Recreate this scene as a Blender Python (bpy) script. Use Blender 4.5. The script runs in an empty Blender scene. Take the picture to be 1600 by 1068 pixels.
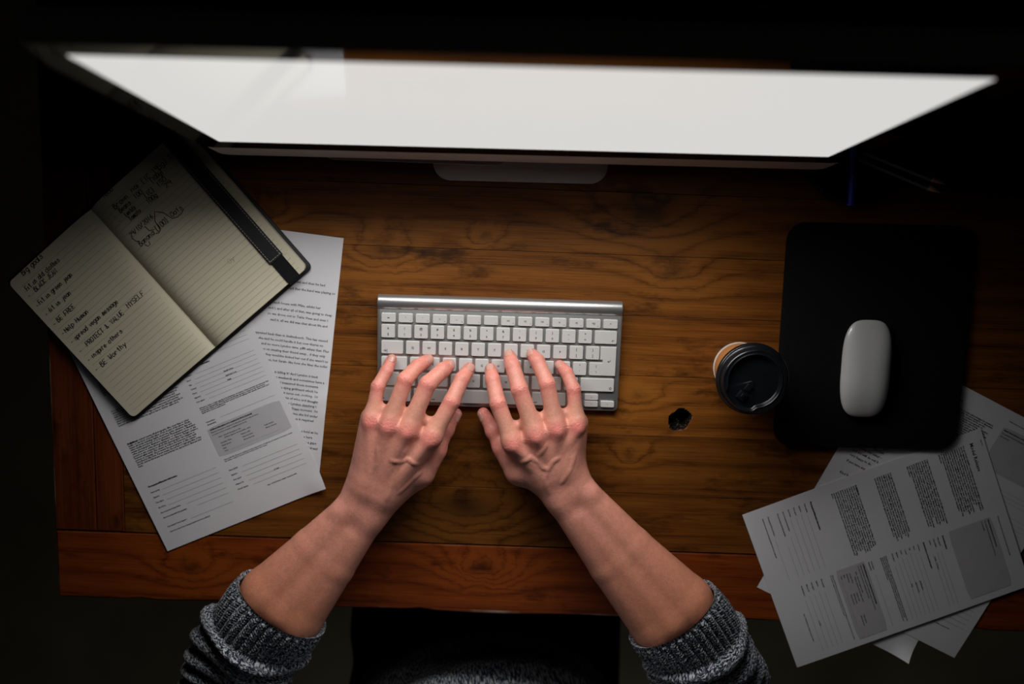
import bpy, bmesh, math, random
import numpy as np
from mathutils import Vector, Matrix
random.seed(4); rng = np.random.default_rng(4)
S = bpy.context.scene; COL = S.collection
R = math.radians
# ---------------------------------------------------------------- camera, world, lights
cd = bpy.data.cameras.new('camera'); cam = bpy.data.objects.new('camera', cd); COL.objects.link(cam)
cd.lens = 35; cd.sensor_width = 36; cd.clip_start = .01
cam.location = (0, 0, 1.1435); cam.rotation_euler = (R(-9.49), 0, 0)
cd.dof.use_dof = True; cd.dof.focus_distance = 1.12; cd.dof.aperture_fstop = 2.5
S.camera = cam
S.view_settings.view_transform = 'Standard'; S.view_settings.look = 'None'
S.view_settings.exposure = 0; S.view_settings.gamma = 1; S.view_settings.use_curve_mapping = False
w = bpy.data.worlds.new('dark_room'); S.world = w; w.use_nodes = True
w.node_tree.nodes['Background'].inputs[0].default_value = (.5, .6, .8, 1)
w.node_tree.nodes['Background'].inputs[1].default_value = .008
def spot(name, loc, aim, watts, deg, blend, rad, col):
    l = bpy.data.lights.new(name, 'SPOT'); l.energy = watts; l.spot_size = R(deg); l.spot_blend = blend
    l.shadow_soft_size = rad; l.color = col
    o = bpy.data.objects.new(name, l); COL.objects.link(o); o.location = loc
    o.rotation_euler = (Vector(aim) - Vector(loc)).to_track_quat('-Z', 'Y').to_euler()
    return o
# area lamp added before the display, brighter than the screen, boosts its forward light
def display_light(x, w, up, h, watts, spread):
    l = bpy.data.lights.new('display_light', 'AREA'); l.shape = 'RECTANGLE'; l.size = w; l.size_y = h; l.energy = watts; l.spread = R(spread); l.color = (1, .985, .96)
    o = bpy.data.objects.new('display_light', l); COL.objects.link(o)
    o.location = (.0119 + x, .0264 + up * math.sin(R(7.365)) - .004, .1505 + up * math.cos(R(7.365))); o.rotation_euler = (-R(90 + 7.365), 0, R(-1.42)); return o
display_light(-.05, .50, .075, .13, 2.2, 156.5)
l = bpy.data.lights.new('floor_fill_light', 'POINT'); l.energy = 4; l.shadow_soft_size = .12; l.color = (1, .96, .78)  # added point light without a fixture, behind the person, lifts the dark floor
o = bpy.data.objects.new('floor_fill_light', l); COL.objects.link(o); o.location = (.1, -2.1, -.25)
SCREEN = .68
# ---------------------------------------------------------------- helpers
def mesh(verts, faces, name='mesh'):
    m = bpy.data.meshes.new(name); m.from_pydata([tuple(map(float, v)) for v in verts], [], [tuple(map(int, f)) for f in faces]); m.update(); return m
def link(name, me, mat=None, parent=None, smooth=False):
    o = bpy.data.objects.new(name, me); COL.objects.link(o)
    if mat is not None and not me.materials: me.materials.append(mat)
    if smooth:
        for p in me.polygons: p.use_smooth = True
    if parent is not None: o.parent = parent
    return o
def obj(name, verts, faces, mat=None, parent=None, smooth=False):
    return link(name, mesh(verts, faces, name), mat, parent, smooth)
def tag(o, label=None, cat=None, group=None, kind=None):
    for k, v in (('label', label), ('category', cat), ('group', group), ('kind', kind)):
        if v: o[k] = v
    return o
def empty(name, loc, rot=(0, 0, 0)):
    o = bpy.data.objects.new(name, None); COL.objects.link(o); o.location = loc; o.rotation_euler = rot; o.empty_display_size = .05; return o
def autosmooth(o, deg=40):
    me = o.data
    for p in me.polygons: p.use_smooth = True
    bm = bmesh.new(); bm.from_mesh(me)
    for e in bm.edges:
        if len(e.link_faces) == 2 and e.calc_face_angle(0) > R(deg): e.smooth = False
    bm.to_mesh(me); bm.free(); return o
def rrect(w, h, r, n=4, cx=0, cy=0):
    pts = []
    for sx, sy, a0 in ((1, 1, 0), (-1, 1, 90), (-1, -1, 180), (1, -1, 270)):
        for i in range(n + 1):
            a = R(a0 + 90 * i / n); pts.append((cx + sx * (w / 2 - r) + r * math.cos(a), cy + sy * (h / 2 - r) + r * math.sin(a)))
    return pts
def inset(o, d):
    n = len(o); out = []
    for i in range(n):
        p, q, r_ = Vector(o[i - 1]), Vector(o[i]), Vector(o[(i + 1) % n])
        a = (q - p).normalized(); b = (r_ - q).normalized()
        na = Vector((-a.y, a.x)); nb = Vector((-b.y, b.x)); out.append(tuple(q + (na + nb) * (d / max(.2, 1 + na.dot(nb)))))
    return out
def prism(o, z0, z1, b=0, b0=0):
    """solid from a counter-clockwise outline with a rounded upper edge b and lower edge b0"""
    rings = []
    if b0: rings += [(inset(o, b0), z0), (inset(o, b0 * .3), z0 + b0 * .3), (o, z0 + b0)]
    else: rings += [(o, z0)]
    if b: rings += [(o, z1 - b), (inset(o, b * .3), z1 - b * .3), (inset(o, b), z1)]
    else: rings += [(o, z1)]
    n = len(o); V = []; F = []
    for pts, z in rings: V += [(x, y, z) for x, y in pts]
    for k in range(len(rings) - 1):
        for i in range(n): F.append((k * n + i, k * n + (i + 1) % n, (k + 1) * n + (i + 1) % n, (k + 1) * n + i))
    F.append(tuple(reversed(range(n)))); F.append(tuple(range((len(rings) - 1) * n, len(rings) * n)))
    return V, F
def box(x0, x1, y0, y1, z0, z1, b=.001): return prism([(x0, y0), (x1, y0), (x1, y1), (x0, y1)], z0, z1, b)
def join(*parts):
    V = []; F = []
    for v, f in parts:
        n = len(V); V += list(v); F += [tuple(i + n for i in q) for q in f]
    return V, F
def lathe(prof, n=64, cx=0, cy=0, close=True):
    V = []; F = []
    for r, z in prof:
        for i in range(n):
            a = 2 * math.pi * i / n; V.append((cx + r * math.cos(a), cy + r * math.sin(a), z))
    for k in range(len(prof) - 1):
        for i in range(n): F.append((k * n + i, k * n + (i + 1) % n, (k + 1) * n + (i + 1) % n, (k + 1) * n + i))
    if close:
        F.append(tuple(reversed(range(n)))); F.append(tuple(range((len(prof) - 1) * n, len(prof) * n)))
    return V, F
def tube(pts, rads, n=12):
    pts = [Vector(p) for p in pts]; V = []; F = []; up = None
    for i, p in enumerate(pts):
        t = (pts[min(i + 1, len(pts) - 1)] - pts[max(i - 1, 0)]).normalized()
        if up is None: up = t.orthogonal().normalized()
        up = (up - t * up.dot(t)).normalized(); s = t.cross(up)
        for k in range(n):
            a = 2 * math.pi * k / n; V.append(tuple(p + (up * math.cos(a) + s * math.sin(a)) * rads[i]))
    for i in range(len(pts) - 1):
        for k in range(n): F.append((i * n + k, i * n + (k + 1) % n, (i + 1) * n + (k + 1) % n, (i + 1) * n + k))
    F.append(tuple(reversed(range(n)))); F.append(tuple(range((len(pts) - 1) * n, len(pts) * n)))
    return V, F
# ---------------------------------------------------------------- materials
class NT:
    def __init__(s, name):
        s.m = bpy.data.materials.new(name); s.m.use_nodes = True; s.t = s.m.node_tree; s.b = s.t.nodes['Principled BSDF']
    def n(s, typ, ins=None, **kw):
        nd = s.t.nodes.new(typ)
        for k, v in kw.items(): setattr(nd, k, v)
        for k, v in (ins or {}).items():
            if isinstance(v, bpy.types.NodeSocket): s.t.links.new(v, nd.inputs[k])
            else: nd.inputs[k].default_value = v
        return nd
    def math(s, op, a, b=0.0, c=None):
        d = {0: a, 1: b}
        if c is not None: d[2] = c
        return s.n('ShaderNodeMath', d, operation=op).outputs[0]
    def ramp(s, fac, stops):
        nd = s.n('ShaderNodeValToRGB', {0: fac}); e = nd.color_ramp.elements
        while len(e) < len(stops): e.new(.5)
        for el, (p, c) in zip(e, stops): el.position = p; el.color = (*c, 1) if len(c) == 3 else c
        return nd.outputs[0]
    def mix(s, f, a, b, mode='MIX'):
        nd = s.n('ShaderNodeMix', data_type='RGBA', blend_type=mode)
        for i, v in ((0, f), (6, a), (7, b)):
            if isinstance(v, bpy.types.NodeSocket): s.t.links.new(v, nd.inputs[i])
            else: nd.inputs[i].default_value = v if i == 0 else ((*v, 1) if len(v) == 3 else v)
        return nd.outputs[2]
    def set(s, **kw):
        for k, v in kw.items():
            k = k.replace('_', ' ')
            if isinstance(v, bpy.types.NodeSocket): s.t.links.new(v, s.b.inputs[k])
            else: s.b.inputs[k].default_value = (*v, 1) if isinstance(v, tuple) and len(v) == 3 and 'Radius' not in k else v
        return s
    def bump(s, h, dist, strength=1.0):
        s.t.links.new(s.n('ShaderNodeBump', {'Height': h, 'Distance': dist, 'Strength': strength}).outputs[0], s.b.inputs['Normal'])
    def coord(s, kind='Object'): return s.n('ShaderNodeTexCoord').outputs[kind]
    def mapped(s, v, scale, loc=(0, 0, 0), rot=(0, 0, 0)): return s.n('ShaderNodeMapping', {'Vector': v, 'Scale': scale, 'Location': loc, 'Rotation': rot}).outputs[0]
    def noise(s, v, sc, det=3, rough=.5): return s.n('ShaderNodeTexNoise', {'Vector': v, 'Scale': sc, 'Detail': det, 'Roughness': rough}).outputs[0]
def plain(name, col, rough=.5, metal=0, spec=.5, var=.08, scale=60, bump=0):
    t = NT(name); n = t.noise(t.coord(), scale)
    a = tuple(c * (1 - var) for c in col); b = tuple(min(1, c * (1 + var)) for c in col)
    t.set(Base_Color=t.ramp(n, [(.3, a), (.7, b)]), Roughness=rough, Metallic=metal, Specular_IOR_Level=spec)
    if bump: t.bump(t.noise(t.coord(), scale * 8), bump)
    return t.m
KNOTS = [(.515, .058, .030, .055), (.492, .134, .055, .05), (.690, .276, .022, .02), (.685, .205, .018, .02), (.506, .456, .016, .02),
         (.725, .423, .03, .02), (.389, .437, .03, .03), (.590, .209, .016, .02), (.258, .476, .02, .02), (.688, .488, .05, .03), (.16, .045, .03, .03)]
def wood(name, dark, mid, lite, along='X', knots=True, seed=0.0):
    """varnished plank: grain follows a height field that bulges round the knots; every plank carries its own tint and offset"""
    t = NT(name); co = t.coord()
    off = t.n('ShaderNodeAttribute', attribute_type='OBJECT', attribute_name='offset').outputs['Fac']
    tint = t.n('ShaderNodeAttribute', attribute_type='OBJECT', attribute_name='tint').outputs['Fac']
    sep = t.n('ShaderNodeSeparateXYZ', {0: co})
    X, Y = (sep.outputs[0], sep.outputs[1]) if along == 'X' else (sep.outputs[1], sep.outputs[0])
    v = t.n('ShaderNodeCombineXYZ', {0: t.math('ADD', X, off), 1: Y, 2: t.math('MULTIPLY', off, 3.1)}).outputs[0]
    warp = t.noise(t.mapped(v, (1.6, 7, 7)), 1.0, 2)
    g = t.math('ADD', t.math('MULTIPLY', Y, 120.), t.math('MULTIPLY', warp, 5.))
    kd = None; kp = None
    if knots:
        wob = t.math('MULTIPLY', t.math('SUBTRACT', t.noise(t.mapped(co, (38, 60, 30)), 1.0, 3, .6), .5), .030); wob2 = t.math('MULTIPLY', t.math('SUBTRACT', t.noise(t.mapped(co, (45, 50, 30), (3, 8, 1)), 1.0, 3, .6), .5), .022)
        Xw = t.math('ADD', X, wob); Yw = t.math('ADD', Y, wob2)
        for x, y, r, s in KNOTS:
            dx = t.math('MULTIPLY', t.math('SUBTRACT', Xw, x), .55 / r); dy = t.math('MULTIPLY', t.math('SUBTRACT', Yw, y), 1. / r)
            d2 = t.math('ADD', t.math('MULTIPLY', dx, dx), t.math('MULTIPLY', dy, dy))
            ex = t.math('EXPONENT', t.math('MULTIPLY', d2, -1.6)); g = t.math('ADD', g, t.math('MULTIPLY', ex, s * 240))
            k = t.math('MULTIPLY', t.math('EXPONENT', t.math('MULTIPLY', d2, -8. if s == .05 else -14.)), min(.9, s * 26))
            q_ = t.math('EXPONENT', t.math('MULTIPLY', d2, -.55)); kp = q_ if kp is None else t.math('MAXIMUM', kp, q_)
            kd = k if kd is None else t.math('MAXIMUM', kd, k)
    rings = t.math('ABSOLUTE', t.math('SINE', g)); rings = t.math('POWER', rings, .55)
    fine = t.noise(t.mapped(v, (12, 800, 200)), 1.0, 4, .7)
    mid_n = t.noise(t.mapped(v, (6, 70, 30)), 1.0, 5, .65)
    f = t.math('ADD', t.math('ADD', t.math('MULTIPLY', rings, t.math('ADD', .12, t.math('MULTIPLY', kp, .22)) if kp is not None else .13), t.math('MULTIPLY', fine, .56)), t.math('MULTIPLY', mid_n, .52))
    c = t.ramp(f, [(.40, dark), (.58, mid), (.82, lite)])
    blot = t.noise(t.mapped(v, (9, 26, 20)), 1.0, 5, .7)                      # blackened smudges in the old timber
    c = t.mix(t.ramp(blot, [(.545, (0, 0, 0)), (.69, (.78, .78, .78))]), c, tuple(x * .45 for x in dark))
    crack = t.ramp(t.noise(t.mapped(v, (7, 260, 90)), 1.0, 2, .5), [(.70, (0, 0, 0)), (.77, (.7, .7, .7))])
    c = t.mix(crack, c, tuple(x * .5 for x in dark))
    if kd is not None: c = t.mix(t.math('MULTIPLY', kd, .85), c, (.012, .005, .003))
    c = t.mix(1., c, t.n('ShaderNodeCombineColor', {0: tint, 1: tint, 2: tint}).outputs[0], 'MULTIPLY')
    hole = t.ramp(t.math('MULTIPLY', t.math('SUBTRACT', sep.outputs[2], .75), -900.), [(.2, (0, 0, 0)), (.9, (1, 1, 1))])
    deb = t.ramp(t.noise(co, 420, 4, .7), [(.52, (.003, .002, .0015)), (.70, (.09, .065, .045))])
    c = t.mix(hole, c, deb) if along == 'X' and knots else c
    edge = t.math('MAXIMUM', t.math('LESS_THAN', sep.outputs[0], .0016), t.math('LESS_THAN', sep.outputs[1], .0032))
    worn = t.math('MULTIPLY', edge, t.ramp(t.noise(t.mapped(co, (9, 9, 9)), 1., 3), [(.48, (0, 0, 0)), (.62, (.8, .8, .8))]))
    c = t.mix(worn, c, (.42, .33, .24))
    t.set(Base_Color=c, Roughness=t.ramp(fine, [(.3, (.36,) * 3), (.7, (.52,) * 3)]), Specular_IOR_Level=.25)
    t.bump(f, .0006, .5); return t.m
M = {}
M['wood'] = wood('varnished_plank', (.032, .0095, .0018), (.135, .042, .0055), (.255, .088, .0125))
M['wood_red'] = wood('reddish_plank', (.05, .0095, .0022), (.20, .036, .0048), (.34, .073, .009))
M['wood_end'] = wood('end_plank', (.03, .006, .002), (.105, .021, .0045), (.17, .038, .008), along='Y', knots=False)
M['alu'] = plain('aluminium', (.62, .62, .61), .34, .85, var=.03, scale=300)
M['alu_shell'] = plain('satin_aluminium', (.78, .76, .73), .42, .35, var=.03, scale=300)
M['alu_dark'] = plain('dark_aluminium', (.45, .45, .45), .45, .9, var=.03)  # darker aluminium for the back cover
M['key'] = plain('white_key_plastic', (.62, .615, .60), .42, var=.02)
M['legend'] = plain('grey_key_print', (.085, .085, .09), .6)
M['black_glass'] = plain('black_glass', (.004, .004, .0045), .06, spec=.36, var=.1)
M['black_rubber'] = plain('black_rubber', (.006, .006, .006), .85, spec=.12, var=.2, scale=400, bump=.0002)
M['paper'] = plain('white_paper', (.74, .73, .76), .85, spec=.2, var=.015, scale=25)
M['ink'] = plain('printed_ink', (.03, .03, .034), .8, spec=.2)
M['rule'] = plain('printed_rule', (.20, .20, .21), .8, spec=.2)
M['greybox'] = plain('printed_grey_tint', (.53, .515, .55), .85, spec=.2, var=.03)
M['cream'] = plain('cream_notebook_paper', (.66, .61, .46), .85, spec=.2, var=.03, scale=18)
M['pen_ink'] = plain('pen_ink', (.03, .03, .035), .7, spec=.2)
M['faint_line'] = plain('ruled_line', (.34, .29, .20), .85, spec=.2)
M['cover'] = plain('black_cover', (.006, .006, .0065), .6, var=.2, scale=300, bump=.0001)
M['elastic'] = plain('black_elastic', (.008, .008, .009), .8, spec=.2, var=.3, scale=900, bump=.0001)
M['thread'] = plain('grey_thread', (.42, .40, .36), .8)
M['kraft'] = plain('orange_brown_card', (.62, .25, .07), .65, var=.05)
M['white_card'] = plain('white_card', (.75, .72, .68), .7)
M['lid'] = plain('black_lid_plastic', (.006, .007, .009), .22, spec=.5, var=.1)
M['mouse'] = NT('white_acrylic').set(Base_Color=(.60, .60, .605), Roughness=.35, Coat_Weight=.8, Coat_Roughness=.08).m
M['dish'] = plain('black_dish', (.004, .004, .0045), .6, spec=.2)
M['blue'] = plain('blue_plastic', (.02, .03, .42), .35)
M['green'] = plain('dark_green_lacquer', (.012, .03, .03), .35)
M['pencil_wood'] = plain('pencil_wood', (.50, .30, .18), .7)
M['graphite'] = plain('graphite', (.03, .03, .03), .4)
M['floor'] = plain('dark_floor', (.22, .20, .15), .7, var=.25, scale=4)
M['wall'] = plain('dark_wall', (.05, .05, .052), .9, var=.1, scale=3)
M['silver'] = plain('silver_tablet', (.5, .49, .47), .4, .6, var=.03)
M['cable'] = plain('grey_cable', (.25, .25, .26), .5)
t = NT('lit_display'); t.set(Base_Color=(.01, .01, .01), Roughness=.08, Emission_Color=(1, .985, .955), Emission_Strength=SCREEN); M['screen'] = t.m
t = NT('denim'); t.set(Base_Color=t.ramp(t.noise(t.mapped(t.coord(), (900, 900, 300)), 1.), [(.35, (.006, .007, .012)), (.7, (.016, .018, .028))]), Roughness=.9, Specular_IOR_Level=.1); M['denim'] = t.m
# ---------------------------------------------------------------- room
FZ = -.75
def struct(name, V, F, m): return tag(obj(name, V, F, M[m]), kind='structure')
struct('floor', *box(-2.2, 2.4, -2.6, .62, FZ - .05, FZ, 0), 'floor')
struct('wall_back', *box(-2.2, 2.4, .62, .72, FZ, 1.85, 0), 'wall')
struct('wall_front', *box(-2.2, 2.4, -2.7, -2.6, FZ, 1.85, 0), 'wall')
struct('wall_left', *box(-2.3, -2.2, -2.6, .62, FZ, 1.85, 0), 'wall')
struct('wall_right', *box(2.4, 2.5, -2.6, .62, FZ, 1.85, 0), 'wall')
struct('ceiling', *box(-2.2, 2.4, -2.6, .62, 1.85, 1.9, 0), 'wall')
struct('baseboard_back', *box(-2.2, 2.4, .605, .62, FZ, FZ + .09, .004), 'wall')
# ---------------------------------------------------------------- desk
DA = R(-2.1135); DX, DY = -.55198, -.50613
desk = empty('desk', (DX, DY, FZ), (0, 0, DA))
tag(desk, 'dark varnished plank desk with a framed edge, everything stands on it', 'desk')
TZ = -FZ; DL = 1.48; DD = .76; TH = .034
def dpart(name, V, F, m, tint=1., off=None):
    o = obj(name, [(x, y, z + TZ) for x, y, z in V], F, None, desk); o.data.materials.append(M[m])
    o['tint'] = tint; o['offset'] = random.uniform(0, 9) if off is None else off; return o
ys = [.0865, .1575, .2290, .3005, .3710, .4410, .5120, .5830, .6540, .7180]
def wavy_edge():
    pts = [(0, .002)]
    n = 74
    for i in range(n + 1):
        x = DL * i / n; pts.append((x, .0012 * math.sin(x * 9) + .0008 * math.sin(x * 31 + 1) + (.002 if i % 17 == 5 else 0)))
    return pts + [(DL, .0861), (0, .0861)]
wv = wavy_edge()[1:]
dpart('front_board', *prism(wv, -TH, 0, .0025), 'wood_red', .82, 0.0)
g = .0004
rows_t = [.85, .88, 1.15, 1.12, 1.02, .95, .80, .75, .75]
for i in range(9):
    y0, y1 = ys[i] + .0002, ys[i + 1] - .0002
    if i == 2:   # this plank has an open knot hole
        xs = sorted(set([.0835, .2, .4, .6] + [round(.715 + .0016 * k, 4) for k in range(35)] + [.9, 1.1, 1.3, DL - .0835]))
        yy = np.linspace(y0, y1, 42); V = []; F = []
        for x in xs:
            for y in yy:
                a = math.atan2(y - .2495, x - .7412); rr = 1 + .12 * math.sin(2 * a + .6) + .06 * math.sin(5 * a)
                d = math.hypot((x - .7412) / .0122, (y - .2495) / .0138) / rr
                k = min(1, max(0, (1.04 - d) / .28)); k = k * k * (3 - 2 * k)
                z = -.013 * k + (.003 * math.sin(x * 2100) * math.sin(y * 1700 + 1) * k)
                V.append((x, y, z))
        ny = len(yy)
        for a_ in range(len(xs) - 1):
            for b_ in range(ny - 1): F.append((a_ * ny + b_, (a_ + 1) * ny + b_, (a_ + 1) * ny + b_ + 1, a_ * ny + b_ + 1))
        n0 = len(V)
        ring = [k * ny for k in range(len(xs))] + [(len(xs) - 1) * ny + k for k in range(1, ny)] + [k * ny + ny - 1 for k in range(len(xs) - 2, -1, -1)] + [k for k in range(ny - 2, 0, -1)]
        V += [(V[r_][0], V[r_][1], -TH) for r_ in ring]; nr = len(ring)
        for k in range(nr): F.append((ring[k], n0 + k, n0 + (k + 1) % nr, ring[(k + 1) % nr]))
        F.append(tuple(n0 + k for k in reversed(range(nr))))
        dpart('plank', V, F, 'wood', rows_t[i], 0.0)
    else:
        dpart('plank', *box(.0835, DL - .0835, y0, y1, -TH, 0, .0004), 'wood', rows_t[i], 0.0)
for ch in desk.children:
    if ch.name.startswith('plank'): ch['offset'] = random.uniform(0, 9)
dpart('back_board', *box(0, DL, ys[-1] + g, DD, -TH, 0, .0015), 'wood_red', .8)
for x0 in (0, DL - .083):
    for a_, b_ in ((0, .0492), (.0496, .083)):
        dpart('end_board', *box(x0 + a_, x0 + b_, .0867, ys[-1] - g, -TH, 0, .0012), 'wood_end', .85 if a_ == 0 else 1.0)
dpart('apron', *join(box(.06, DL - .06, .075, .095, -.11, -TH, 0), box(.06, DL - .06, DD - .095, DD - .075, -.11, -TH, 0)), 'wood_red', .6)
for x in (.04, DL - .11):
    for y in (.07, DD - .13): dpart('leg', *prism(rrect(.07, .07, .008, 3, x + .035, y + .03), FZ, -TH, .002), 'wood_red', .6)
# ---------------------------------------------------------------- monitor
mon = empty('computer_monitor', (.0119, .0264, 0), (0, 0, R(-1.42)))
tag(mon, 'large silver all-in-one computer with a glowing white screen standing at the back of the desk', 'computer')
TL = R(7.365); SB = .1505
def tilt(V): return [(x, y_ * math.sin(TL) - w_ * math.cos(TL), SB + y_ * math.cos(TL) + w_ * math.sin(TL)) for x, y_, w_ in V]
def mpart(name, V, F, m, sm=False):
    o = obj(name, tilt(V), F, M[m], mon)
    return autosmooth(o) if sm else o
mpart('housing', *prism(rrect(.65, .463, .013, 6, 0, .1315), -.0235, -.0004, .0012, .004), 'alu_shell', True)
# bulged back
Vb = []; Fb = []; nb = 28
for k, (sc, wz) in enumerate([(1.0, -.0232), (.93, -.030), (.78, -.039), (.5, -.047), (.2, -.050)]):
    for x, y in rrect(.64 * sc, .45 * sc, .02 * sc + .004, 6, 0, .1315): Vb.append((x, y, wz))
for k in range(4):
    for i in range(nb): Fb.append((k * nb + i, (k + 1) * nb + i, (k + 1) * nb + (i + 1) % nb, k * nb + (i + 1) % nb))
Fb.append(tuple(4 * nb + i for i in range(nb)))
mpart('back_cover', Vb, Fb, 'alu_dark', True)
mpart('front_glass', *prism(rrect(.6496, .4046, .012, 6, 0, .1605), -.0004, .0008, .0004), 'black_glass')
mpart('display', *prism(rrect(.597, .336, .0006, 1, 0, .168), .0008, .0011, 0), 'screen')
foot = [(x, y, z) for x, y, z in prism(rrect(.197, .175, .020, 8, -.002, .0535), .0008, .0065, .0015)[0]]
autosmooth(obj('foot', foot, prism(rrect(.197, .175, .020, 8, -.002, .0535), .0008, .0065, .0015)[1], M['alu_shell'], mon))
nk = []; nf = []
path = [(.128, .0062), (.126, .03), (.112, .07), (.098, .11), (.094, .16), (.0935, .20)]
for y, z in path:
    for x, dy in ((-.085, -.003), (.085, -.003), (.085, .003), (-.085, .003)): nk.append((x, y + dy - .0, z))
for k in range(len(path) - 1):
    for i in range(4): nf.append((k * 4 + i, k * 4 + (i + 1) % 4, k * 4 + 4 + (i + 1) % 4, k * 4 + 4 + i))
nf += [(3, 2, 1, 0), tuple(range((len(path) - 1) * 4, len(path) * 4))]
obj('stand_neck', nk, nf, M['alu'], mon)
# thin silver tablet pushed under the screen on top of the foot
tb = empty('tablet', (-.108, .0140, .0072), (0, 0, R(-2.0)))
tag(tb, 'thin closed silver tablet lying under the monitor on its foot, only its front edge showing', 'tablet')
autosmooth(obj('shell', *prism(rrect(.205, .13, .012, 8, 0, .065), 0, .007, .001, .001), M['silver'], tb))
obj('glass_back', *prism(rrect(.197, .122, .009, 8, 0, .065), .007, .0073, 0), M['silver'], tb)
# ---------------------------------------------------------------- keyboard
kb = empty('keyboard', (-.0152, -.2028, 0), (0, 0, -.0304))
tag(kb, 'slim aluminium keyboard with white keys under the typing hands', 'keyboard')
KS = math.atan(.0062 / .125)     # the deck slopes up to the round battery tube
def kz(x, y, z): return (x, y * math.cos(KS) - z * math.sin(KS), .0098 + y * math.sin(KS) + z * math.cos(KS))
def kpart(name, VF, m, parent=None, sm=True):
    o = obj(name, [kz(*v) for v in VF[0]], VF[1], M[m], parent or kb)
    return autosmooth(o) if sm else o
kpart('deck', prism(rrect(.281, .126, .005, 5, 0, -.002), -.0042, 0, .0006, .0006), 'alu')
cyl = []; nn = 28
bt = []
for x, rr in ((-.1405, .0062), (-.1400, .0072), (-.1390, .0076), (.1390, .0076), (.1400, .0072), (.1405, .0062)):
    for i in range(nn):
        a = 2 * math.pi * i / nn; bt.append((x, .0560 + rr * math.cos(a) * 1.15, .0079 + rr * math.sin(a)))
bf = []
for k in range(5):
    for i in range(nn): bf.append((k * nn + i, k * nn + (i + 1) % nn, (k + 1) * nn + (i + 1) % nn, (k + 1) * nn + i))
bf += [tuple(reversed(range(nn))), tuple(5 * nn + i for i in range(nn))]
bt = [(x, y, z + .0008) for x, y, z in bt]
autosmooth(obj('battery_tube', bt, [tuple(reversed(f)) for f in bf], M['alu'], kb))
JOBS = []     # text to be meshed in one go: (owner, kwargs)
key_mesh = {}
KT = .0022
def key(x, y, w, h, leg=None, name='key'):
    """x, y: left/top in mm from the keyboard's upper left corner"""
    k = (w, h)
    if k not in key_mesh:
        V, F = prism(rrect(w / 1000, h / 1000, .0014, 3), 0, KT, .0005); me = mesh(V, F, 'key'); me.materials.append(M['key']); key_mesh[k] = me
    cx, cy = -.1405 + (x + w / 2) / 1000, .065 - (y + h / 2) / 1000
    o = link(name, key_mesh[k], None, kb); o.location = kz(cx, cy, 0.0001); o.rotation_euler = (KS, 0, 0)
    if leg: JOBS.append(('key', o, leg, w / 1000, h / 1000))
    return o
K0 = 4.8
def row(y, h, items, x=K0, gap=3.4):
    for w, leg in items:
        key(x, y, w, h, leg); x += w + gap
fl = [('c', 'esc', .0022)] + [('f', s, 'F%d' % (i + 1)) for i, s in enumerate(['*', '*', '::', '...', '', '', '<<', '>|', '>>', '<', '<)', '<))'])] + [('c', '^', .003)]
row(21.2, 10.4, [(16.3, l) for l in fl], gap=3.3)
nums = [('2', '±', '§')] + [('2', a, b) for a, b in zip('!@#$%^&*()_+', '1234567890-=')]
row(34.4, 15.4, [(15.5, l) for l in nums] + [(25.2, ('r', '←', .0042))])
row(53.3, 15.4, [(25.0, ('l', '→|', .0042))] + [(15.5, ('c', c, .0036)) for c in 'QWERTYUIOP'] + [(15.5, ('2', '{', '[')), (15.5, ('2', '}', ']'))])
row(72.2, 15.4, [(29.7, ('l', '⇪', .0036))] + [(15.5, ('c', c, .0036)) for c in 'ASDFGHJKL'] + [(15.5, ('2', ':', ';')), (15.5, ('2', '"', "'")), (15.5, ('2', '|', '\\'))])
row(91.1, 15.4, [(20.3, ('l', '⇧', .0036)), (15.5, ('2', '~', '`'))] + [(15.5, ('c', c, .0036)) for c in 'ZXCVBNM'] + [(15.5, ('2', '<', ',')), (15.5, ('2', '>', '.')), (15.5, ('2', '?', '/')), (38.9, ('r', '⇧', .0042))])
x = K0
for w, l in ((15.5, ('l', 'fn', .0022)), (15.5, ('l', 'ctrl', .0022)), (15.5, ('l', 'alt', .0022)), (20.2, ('l', 'cmd', .0022)), (92.1, None), (20.2, ('l', 'cmd', .0022)), (15.5, ('l', 'alt', .0022))):
    key(x, 110, w, 15.4, l); x += w + 3.4
key(x, 118, 15.6, 7.4, ('c', '◂', .0026)); key(x + 19, 110, 15.6, 7.2, ('c', '▴', .0026)); key(x + 19, 118.2, 15.6, 7.2, ('c', '▾', .0026)); key(x + 38, 118, 15.6, 7.4, ('c', '▸', .0026))
# the tall hooked return key
X1 = K0 + 271.2; hook = [(X1 - 15.2, 87.6), (X1, 87.6), (X1, 53.3), (X1 - 18.2, 53.3), (X1 - 18.2, 68.7), (X1 - 15.2, 68.7)]
ho = [(-.1405 + a / 1000, .065 - b / 1000) for a, b in hook]
V, F = prism([(a - (X1 - 8) / 1000 + .1405, b - .065 + .0705) for a, b in ho], 0, KT, .0005)
o = link('key', mesh(V, F, 'return_key'), M['key'], kb); o.location = kz(-.1405 + (X1 - 8) / 1000, .065 - .0705, .0001); o.rotation_euler = (KS, 0, 0)
JOBS.append(('key', o, ('c', '↵', .0042), .015, .03))
for x in (-.12, .12):
    for y in (-.055, .045): obj('rubber_foot', *prism(rrect(.012, .006, .0025, 3, x, y), 0.0, .0040 if y < 0 else .0075), M['black_rubber'], kb)
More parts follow.
